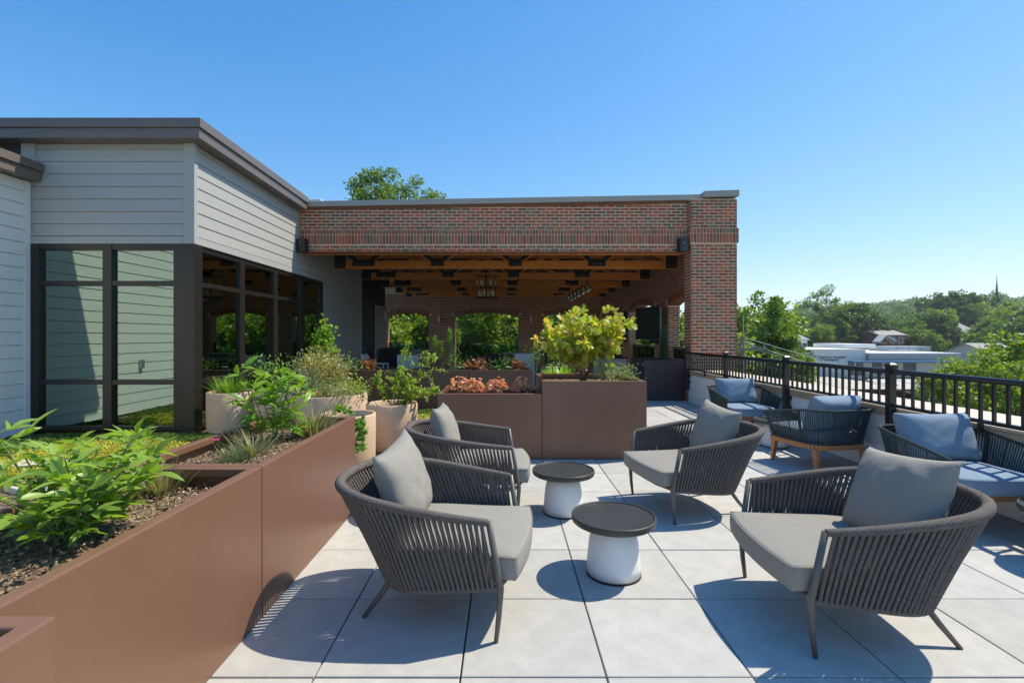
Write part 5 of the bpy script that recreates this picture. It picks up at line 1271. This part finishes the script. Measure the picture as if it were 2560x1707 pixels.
for (k, u, Y, s_, l_) in (('round', 1950, 120, 1.1, 'round tree on the slope just right of the brick pier'), ('mid', 1985, 135, 1.2, 'green tree on the slope behind the grey roofed white house'), ('round', 2080, 130, 1.2, 'round tree on the slope below the airy open tree'), ('rounddark', 2190, 132, 1.05, 'dark round tree just left of the brick house'),
    ('round', 2300, 124, 1.05, 'round tree just right of the brick house'), ('rounddark', 2325, 138, 1.25, 'dark round tree between the brick house and the grey roofed hall'), ('yel', 2340, 152, 1.75, 'yellow green tree left of the grey roofed hall'), ('yel', 2415, 178, 2.1, 'tall yellow green tree behind the grey roofed hall'),
    ('rounddark', 2380, 180, 2.0, None), ('round', 2425, 190, 2.0, None), ('rounddark', 2340, 190, 1.9, None), ('rounddark', 2460, 185, 1.9, 'large dark tree at the foot of the church spire'), ('round', 2500, 130, 1.35, 'round tree in front of the church spire'), ('yel', 2540, 150, 2.0, 'tall yellow green tree right of the church spire'),
    ('round', 2490, 118, 1.1, 'round tree right of the grey roofed hall'), ('rounddark', 2525, 112, .95, 'dark round tree above the maple near the right edge'), ('round', 2580, 118, 1.4, 'round tree cut by the right edge on the slope'), ('round', 2270, 160, 1.3, 'round tree above the roof of the brick house'), ('mid', 2240, 175, 1.4, None), ('rounddark', 2150, 165, 1.4, None), ('round', 2110, 175, 1.5, None), ('mid', 2040, 170, 1.3, None), ('round', 1900, 150, 1.4, None)):
    x = at(u, Y); tree(k, x, Y, hill_h(x, Y) - .3, s_, l_ or 'green tree among others on the slope at the edge of the wooded hill', None, G2)
# far wood on the hill: one mass
def forest():
    rr = np.random.default_rng(99); Vs, Fs, n0 = [], [], 0
    for i in range(620):
        Y = rr.uniform(215, 560); u = rr.uniform(1760, 2720) if i < 520 else rr.uniform(600, 1760); x = at(u, Y); z0 = hill_h(x, Y); r_ = rr.uniform(4.5, 8); h_ = rr.uniform(9, 14)
        n = 260; d = unit(rr.normal(size=(n, 3))); d[:, 2] = np.abs(d[:, 2]) * 1.1 - .25
        P = d * np.array([r_, r_, h_ * .55]) * (1 + .16 * np.sin(d[:, :1] * 7 + i) + .14 * np.sin(d[:, 1:2] * 8 + i)) * rr.uniform(.85, 1.05, (n, 1)) + np.array([x, Y, z0 + h_ * .5])
        V, F = scatter(P, rdir(n), d + rr.normal(size=(n, 3)) * .45, rr.uniform(1.3, 2.3, n), LT_QUAD); Vs.append(V); Fs.append(F + n0); n0 += len(V)
    kind(ob('forest', fastmesh('forest', np.concatenate(Vs), np.concatenate(Fs), 'tr_far')), 'stuff')
forest()

# ------------------------------------------------------------------ far buildings
def wtext(s_, size, loc, rx, m, parent, name):
    c = bpy.data.curves.new('lettering', 'FONT'); c.body = s_; c.size = size; c.extrude = .02; c.align_x = 'LEFT'
    o = bpy.data.objects.new(name, c); COL.objects.link(o); dg = bpy.context.evaluated_depsgraph_get(); me = bpy.data.meshes.new_from_object(o.evaluated_get(dg)); bpy.data.objects.remove(o)
    me.materials.clear(); me.materials.append(M[m]); return ob(name, me, parent, loc, (R(90), 0, 0))
HY = 89
hp = thing('hospital_building', 'long white flat roofed hospital building with blue lettering', 'building', (at(2150, HY), HY, GZ)); HO = Vector(hp.location)
def hadd(mb, name, m, **k):
    o = mb.build(name, m, hp, **k); o.location = -HO; return o
def zz(v, Y): return 1.42 + (840 - v) / 1228 * Y
hx0, hx1, hx2 = at(2013, HY), at(2164, HY), at(2390, HY)
hadd(MB().box(hx0, HY, GZ, hx1, HY + 22, zz(875, HY)), 'wall', 'hosp'); hadd(MB().box(hx1 + .02, HY - .8, zz(903, HY), hx2, HY + 22, zz(884, HY)), 'panel', 'hospdark'); hadd(MB().box(hx1 + .02, HY, GZ, hx2, HY + 20, zz(903, HY) - .01), 'wall', 'hosp')
hadd(MB().box(hx0 - .1, HY - .1, zz(875, HY) + .01, hx1 + .1, HY + 22.1, zz(873, HY) + .02), 'roof_edge', 'hosptop'); hadd(MB().box(hx1 + .12, HY - .9, zz(884, HY) + .01, hx2 + .1, HY + 22.1, zz(882, HY) + .02), 'roof_edge', 'hosptop')
hadd(MB().box(at(2112, HY), HY - 2.2, zz(905, HY), hx2, HY - .81, zz(901, HY)), 'canopy', 'hospblue')
hadd(MB().box(at(2112, 97), 97, zz(873, HY) + .03, at(2190, 97), 107, zz(860, 97)), 'roof_box', 'hosptop', bevel=.1)
for k in range(4): hadd(MB().box(at(2218 + k * 28, 98), 98, zz(882, HY) + .03, at(2243 + k * 28, 98), 103, zz(866, 98)), 'rooftop_unit', 'ductgrey', bevel=.06)
hadd(MB().box(at(2225, 96.5), 96.5, zz(882, HY) + .03, at(2290, 96.5), 97.5, zz(875, 96.5)), 'rooftop_duct', 'ductgrey', bevel=.05)
for u0, u1 in ((2120, 2135), (2140, 2158), (2180, 2205), (2215, 2245), (2258, 2290)): hadd(MB().box(at(u0, HY), HY - .06, GZ + .4, at(u1, HY), HY - .02, GZ + 2.7), 'window', 'darkglass')
sg = MB(); sg.tube([(at(2029, HY), HY - .08, zz(893, HY) - .35), (at(2029, HY), HY - .12, zz(893, HY) - .35)], .5, 20); hadd(sg, 'logo', 'signgreen')
sg = MB()
for k in range(3): sg.bar((at(2036, HY), HY - .1, zz(895, HY)), (at(2033 + k * 3, HY), HY - .1, zz(889, HY)), .06, .22)
hadd(sg, 'logo', 'signcyan')
o = wtext("Children's Hospital", .68, Vector((at(2041, HY), HY - .05, zz(895.5, HY))) - HO, 0, 'signblue', hp, 'lettering'); o = wtext('of Philadelphia', .68, Vector((at(2041, HY), HY - .05, zz(902, HY))) - HO, 0, 'signblue', hp, 'lettering')
# near flat gravel roof
gv = thing('flat_roof_building', 'low building with a pale gravel flat roof and red edge below the railing', 'building', (22.5, 36, GZ)); VO = Vector(gv.location)
def vadd(mb, name, m, **k):
    o = mb.build(name, m, gv, **k); o.location = -VO; return o
vadd(MB().box(18.2, 30.6, GZ, 26.3, 40, -2.05), 'wall', 'farbrick'); vadd(MB().box(18.0, 30.4, -2.045, 26.5, 40.2, -1.92), 'roof', 'gravel'); vadd(MB().box(17.95, 30.33, -2.2, 26.55, 30.39, -1.86), 'roof_edge', 'redtrim')
# houses
def house(name, label, u0, u1, vr, ve, vb, Y, wall, roof, depth=8, gable_chim=True, extra=None):
    x0, x1 = at(u0, Y), at(u1, Y); h = thing(name, label, 'house', ((x0 + x1) / 2, Y, hill_h((x0 + x1) / 2, Y))); HO_ = Vector(h.location)
    def ad(mb, nm, m, p=h):
        o = mb.build(nm, m, p); o.location = -HO_ if p == h else (0, 0, 0); return o
    ad(MB().box(x0, Y, zz(vb, Y) - 6, x1, Y + depth, zz(ve, Y)), 'wall', wall)
    rf = MB(); e = .4; zr, ze = zz(vr, Y), zz(ve, Y)
    rf.hexa([(x0 - e, Y - e, ze - .05), (x1 + e, Y - e, ze - .05), (x1 + e, Y + depth / 2, zr - .15), (x0 - e, Y + depth / 2, zr - .15), (x0 - e, Y - e, ze + .1), (x1 + e, Y - e, ze + .1), (x1 + e, Y + depth / 2, zr), (x0 - e, Y + depth / 2, zr)])
    rf.hexa([(x0 - e, Y + depth / 2, zr - .15), (x1 + e, Y + depth / 2, zr - .15), (x1 + e, Y + depth + e, ze - .05), (x0 - e, Y + depth + e, ze - .05), (x0 - e, Y + depth / 2, zr), (x1 + e, Y + depth / 2, zr), (x1 + e, Y + depth + e, ze + .1), (x0 - e, Y + depth + e, ze + .1)])
    ro = ad(rf, 'roof', roof)
    gb = MB()
    for x in (x0, x1): gb.face([(x, Y, ze), (x, Y + depth, ze), (x, Y + depth / 2, zr - .12)])
    ad(gb, 'gable', wall)
    if gable_chim:
        for x in (x0 + .6, x1 - 1.2):
            c = MB().box(x, Y + depth / 2 - .4, zr - .6, x + .7, Y + depth / 2 + .3, zr + .9).build('chimney', 'farbrick', ro)
    n = 3
    for k in range(n):
        xx = x0 + (x1 - x0) * (k + .5) / n; f = ad(MB().box(xx - .55, Y - .05, ze - 1.9, xx + .55, Y - .01, ze - .5), 'window', 'hosptop'); MB().box(xx - .45, Y - .08, ze - 1.8, xx + .45, Y - .052, ze - .6).build('pane', 'darkglass', f)
    return h, ad
h_, ad_ = house('brick_house', 'red brick house with pale roof and white gabled porch behind the hospital roof', 2200, 2262, 825, 838, 866, 118, 'farbrick', 'shingle2')
pc = MB(); Y = 115.5; xa, xb = at(2200, Y), at(2242, Y); xm = at(2216, Y)
pc.hexa([(xa, Y, zz(857, Y)), (xm, Y, zz(840, Y)), (xm, Y + 2.4, zz(840, Y)), (xa, Y + 2.4, zz(857, Y)), (xa, Y, zz(857, Y) + .3), (xm, Y, zz(840, Y) + .3), (xm, Y + 2.4, zz(840, Y) + .3), (xa, Y + 2.4, zz(857, Y) + .3)])
pc.hexa([(xm, Y, zz(840, Y)), (xb, Y, zz(854, Y)), (xb, Y + 2.4, zz(854, Y)), (xm, Y + 2.4, zz(840, Y)), (xm, Y, zz(840, Y) + .3), (xb, Y, zz(854, Y) + .3), (xb, Y + 2.4, zz(854, Y) + .3), (xm, Y + 2.4, zz(840, Y) + .3)]); ad_(pc, 'porch_roof', 'hosptop')
house('grey_roofed_house', 'white house with grey roof peeking between the trees left of the hospital', 1978, 2018, 836, 850, 868, 105, 'hosptop', 'shingle', 7, False)
house('grey_roof_hall', 'large grey roofed hall among trees below the church spire', 2378, 2448, 802, 835, 850, 150, 'shingle', 'shingle', 16, False)
house('tan_roofed_house', 'tan roofed house half hidden by the maple at the right', 2465, 2545, 858, 880, 900, 95, 'concrete', 'shingle2', 8, False)
sp = thing('church_spire', 'thin dark pointed church spire rising above the wooded hill', 'spire', (at(2492, 200), 200, hill_h(at(2492, 200), 200)))
zb, zt_ = zz(770, 200), zz(685, 200); b0 = sp.location.z
MB().lathe([(1.0, zb - 12 - b0), (.85, zb - b0), (.42, zb + (zt_ - zb) * .45 - b0), (.2, zb + (zt_ - zb) * .72 - b0), (.07, zb + (zt_ - zb) * .88 - b0)], 8).build('steeple', 'slate', sp); MB().tube([(0, 0, zb + (zt_ - zb) * .87 - b0), (0, 0, zt_ - b0)], .06, 6).build('finial', 'slate', sp); MB().box(-1.3, -1.3, 0, 1.3, 1.3, zb - 12 - b0).build('tower', 'farbrick', sp)
# utility pole and wires
up = thing('utility_pole', 'weathered wooden utility pole with two crossarms next to the brick pier', 'utility pole', (at(1856, 22), 22, GZ)); uz = -GZ
MB().tube([(0, 0, 0), (0, 0, uz + 1.42)], [.15, .1], 10).build('pole', 'woodpole', up)
for k, v in enumerate((873, 908)): MB().box(-.75, -.17, zz(v, 22) - .055 + uz, 1.05, -.105, zz(v, 22) + .055 + uz).build('crossarm', 'woodpole', up)
for k in range(4): MB().lathe([(.03, 0), (.05, .06), (.03, .12)], 8, c=(-.6 + k * .5, -.14, zz(873, 22) + .056 + uz)).build('insulator', 'steel', up)
MB().tube([(-.02, -.12, uz + 1.4), (-.02, -.12, uz + 2.3)], .02, 6).build('conductor_mast', 'steel', up)
wl = ['lower', 'middle', 'upper']
for k, (z0, x1, z1) in enumerate(((zz(845, 22), 34, -3.6), (zz(866, 22), 34, -4.2), (zz(900, 22), 34, -4.9), (zz(858, 22), 33, -4.0))):
    pts = [(at(1856, 22) + .1 + (x1 - at(1856, 22)) * t_, 21.85 + 6 * t_, z0 + (z1 - z0) * t_ - 1.3 * t_ * (1 - t_)) for t_ in np.linspace(0, 1, 14)]
    tag(MB().tube(pts, .013, 5).build('power_line', 'ductgrey'), ['topmost grey cable sagging from the utility pole', 'grey cable leaving the upper crossarm of the utility pole', 'lowest grey cable leaving the lower crossarm of the utility pole', 'grey cable second from the top on the utility pole'][k], 'cable', 'cables from the utility pole')
# parked cars
def car(x, y, m, label, rz):
    t = thing('parked_car', label, 'car', (x, y, -5.93), rz, 'cars parked by the hospital')
    b_ = MB(); sec = [(-2.1, .5, .78), (-1.9, .35, .86), (-1.0, .3, .92), (1.0, .3, .9), (1.95, .35, .75), (2.1, .45, .65)]
    k0 = 0
    for (x_, zl, zh) in sec: b_.v += [(x_, -.85, zl), (x_, .85, zl), (x_, .82, zh), (x_, -.82, zh)]
    for i in range(len(sec) - 1):
        for j in range(4): b_.f.append((4 * i + j, 4 * i + (j + 1) % 4, 4 * i + 4 + (j + 1) % 4, 4 * i + 4 + j)); b_.m.append(0)
    b_.f += [(0, 3, 2, 1), (20, 21, 22, 23)]; b_.m += [0, 0]; b_.build('body', m, t, bevel=.05)
    MB().hexa([(-1.5, -.8, .88), (1.0, -.8, .88), (1.0, .8, .88), (-1.5, .8, .88), (-1.05, -.62, 1.42), (.35, -.62, 1.42), (.35, .62, 1.42), (-1.05, .62, 1.42)]) or None
    c_ = MB(); c_.hexa([(-1.5, -.8, .88), (1.0, -.8, .88), (1.0, .8, .88), (-1.5, .8, .88), (-1.05, -.62, 1.42), (.35, -.62, 1.42), (.35, .62, 1.42), (-1.05, .62, 1.42)]); c_.build('cabin_glass', 'darkglass', t)
    MB().box(-1.0, -.63, 1.421, .3, .63, 1.45).build('roof', m, t)
    for wx in (-1.3, 1.3):
        for wy in (-.8, .8): MB().tube([(wx, wy - .1, .32), (wx, wy + .1, .32)], .32, 14).build('wheel', 'blackmatte', t)
car(at(2196, 60), 60, 'hosptop', 'white car parked in front of the hospital', R(5)); car(at(2225, 61), 61, 'redtrim', 'dark red car parked beside the white one', R(5)); car(at(2150, 70), 70, 'tvedge', 'grey car parked farther along the hospital lot', R(2))

hb = MB(); hb.box(-1400, -350, -8.0, 1900, 2100, 60)
hm = bpy.data.materials.new('air'); hm.use_nodes = True; hm.node_tree.nodes.remove(hm.node_tree.nodes['Principled BSDF'])
pv = hm.node_tree.nodes.new('ShaderNodeVolumePrincipled'); pv.inputs['Density'].default_value = 0.0003; pv.inputs['Color'].default_value = (.90, .95, 1.0, 1); pv.inputs['Anisotropy'].default_value = 0.3
hm.node_tree.links.new(pv.outputs[0], hm.node_tree.nodes['Material Output'].inputs['Volume'])
M['air'] = hm; kind(hb.build('haze', 'air'), 'stuff')
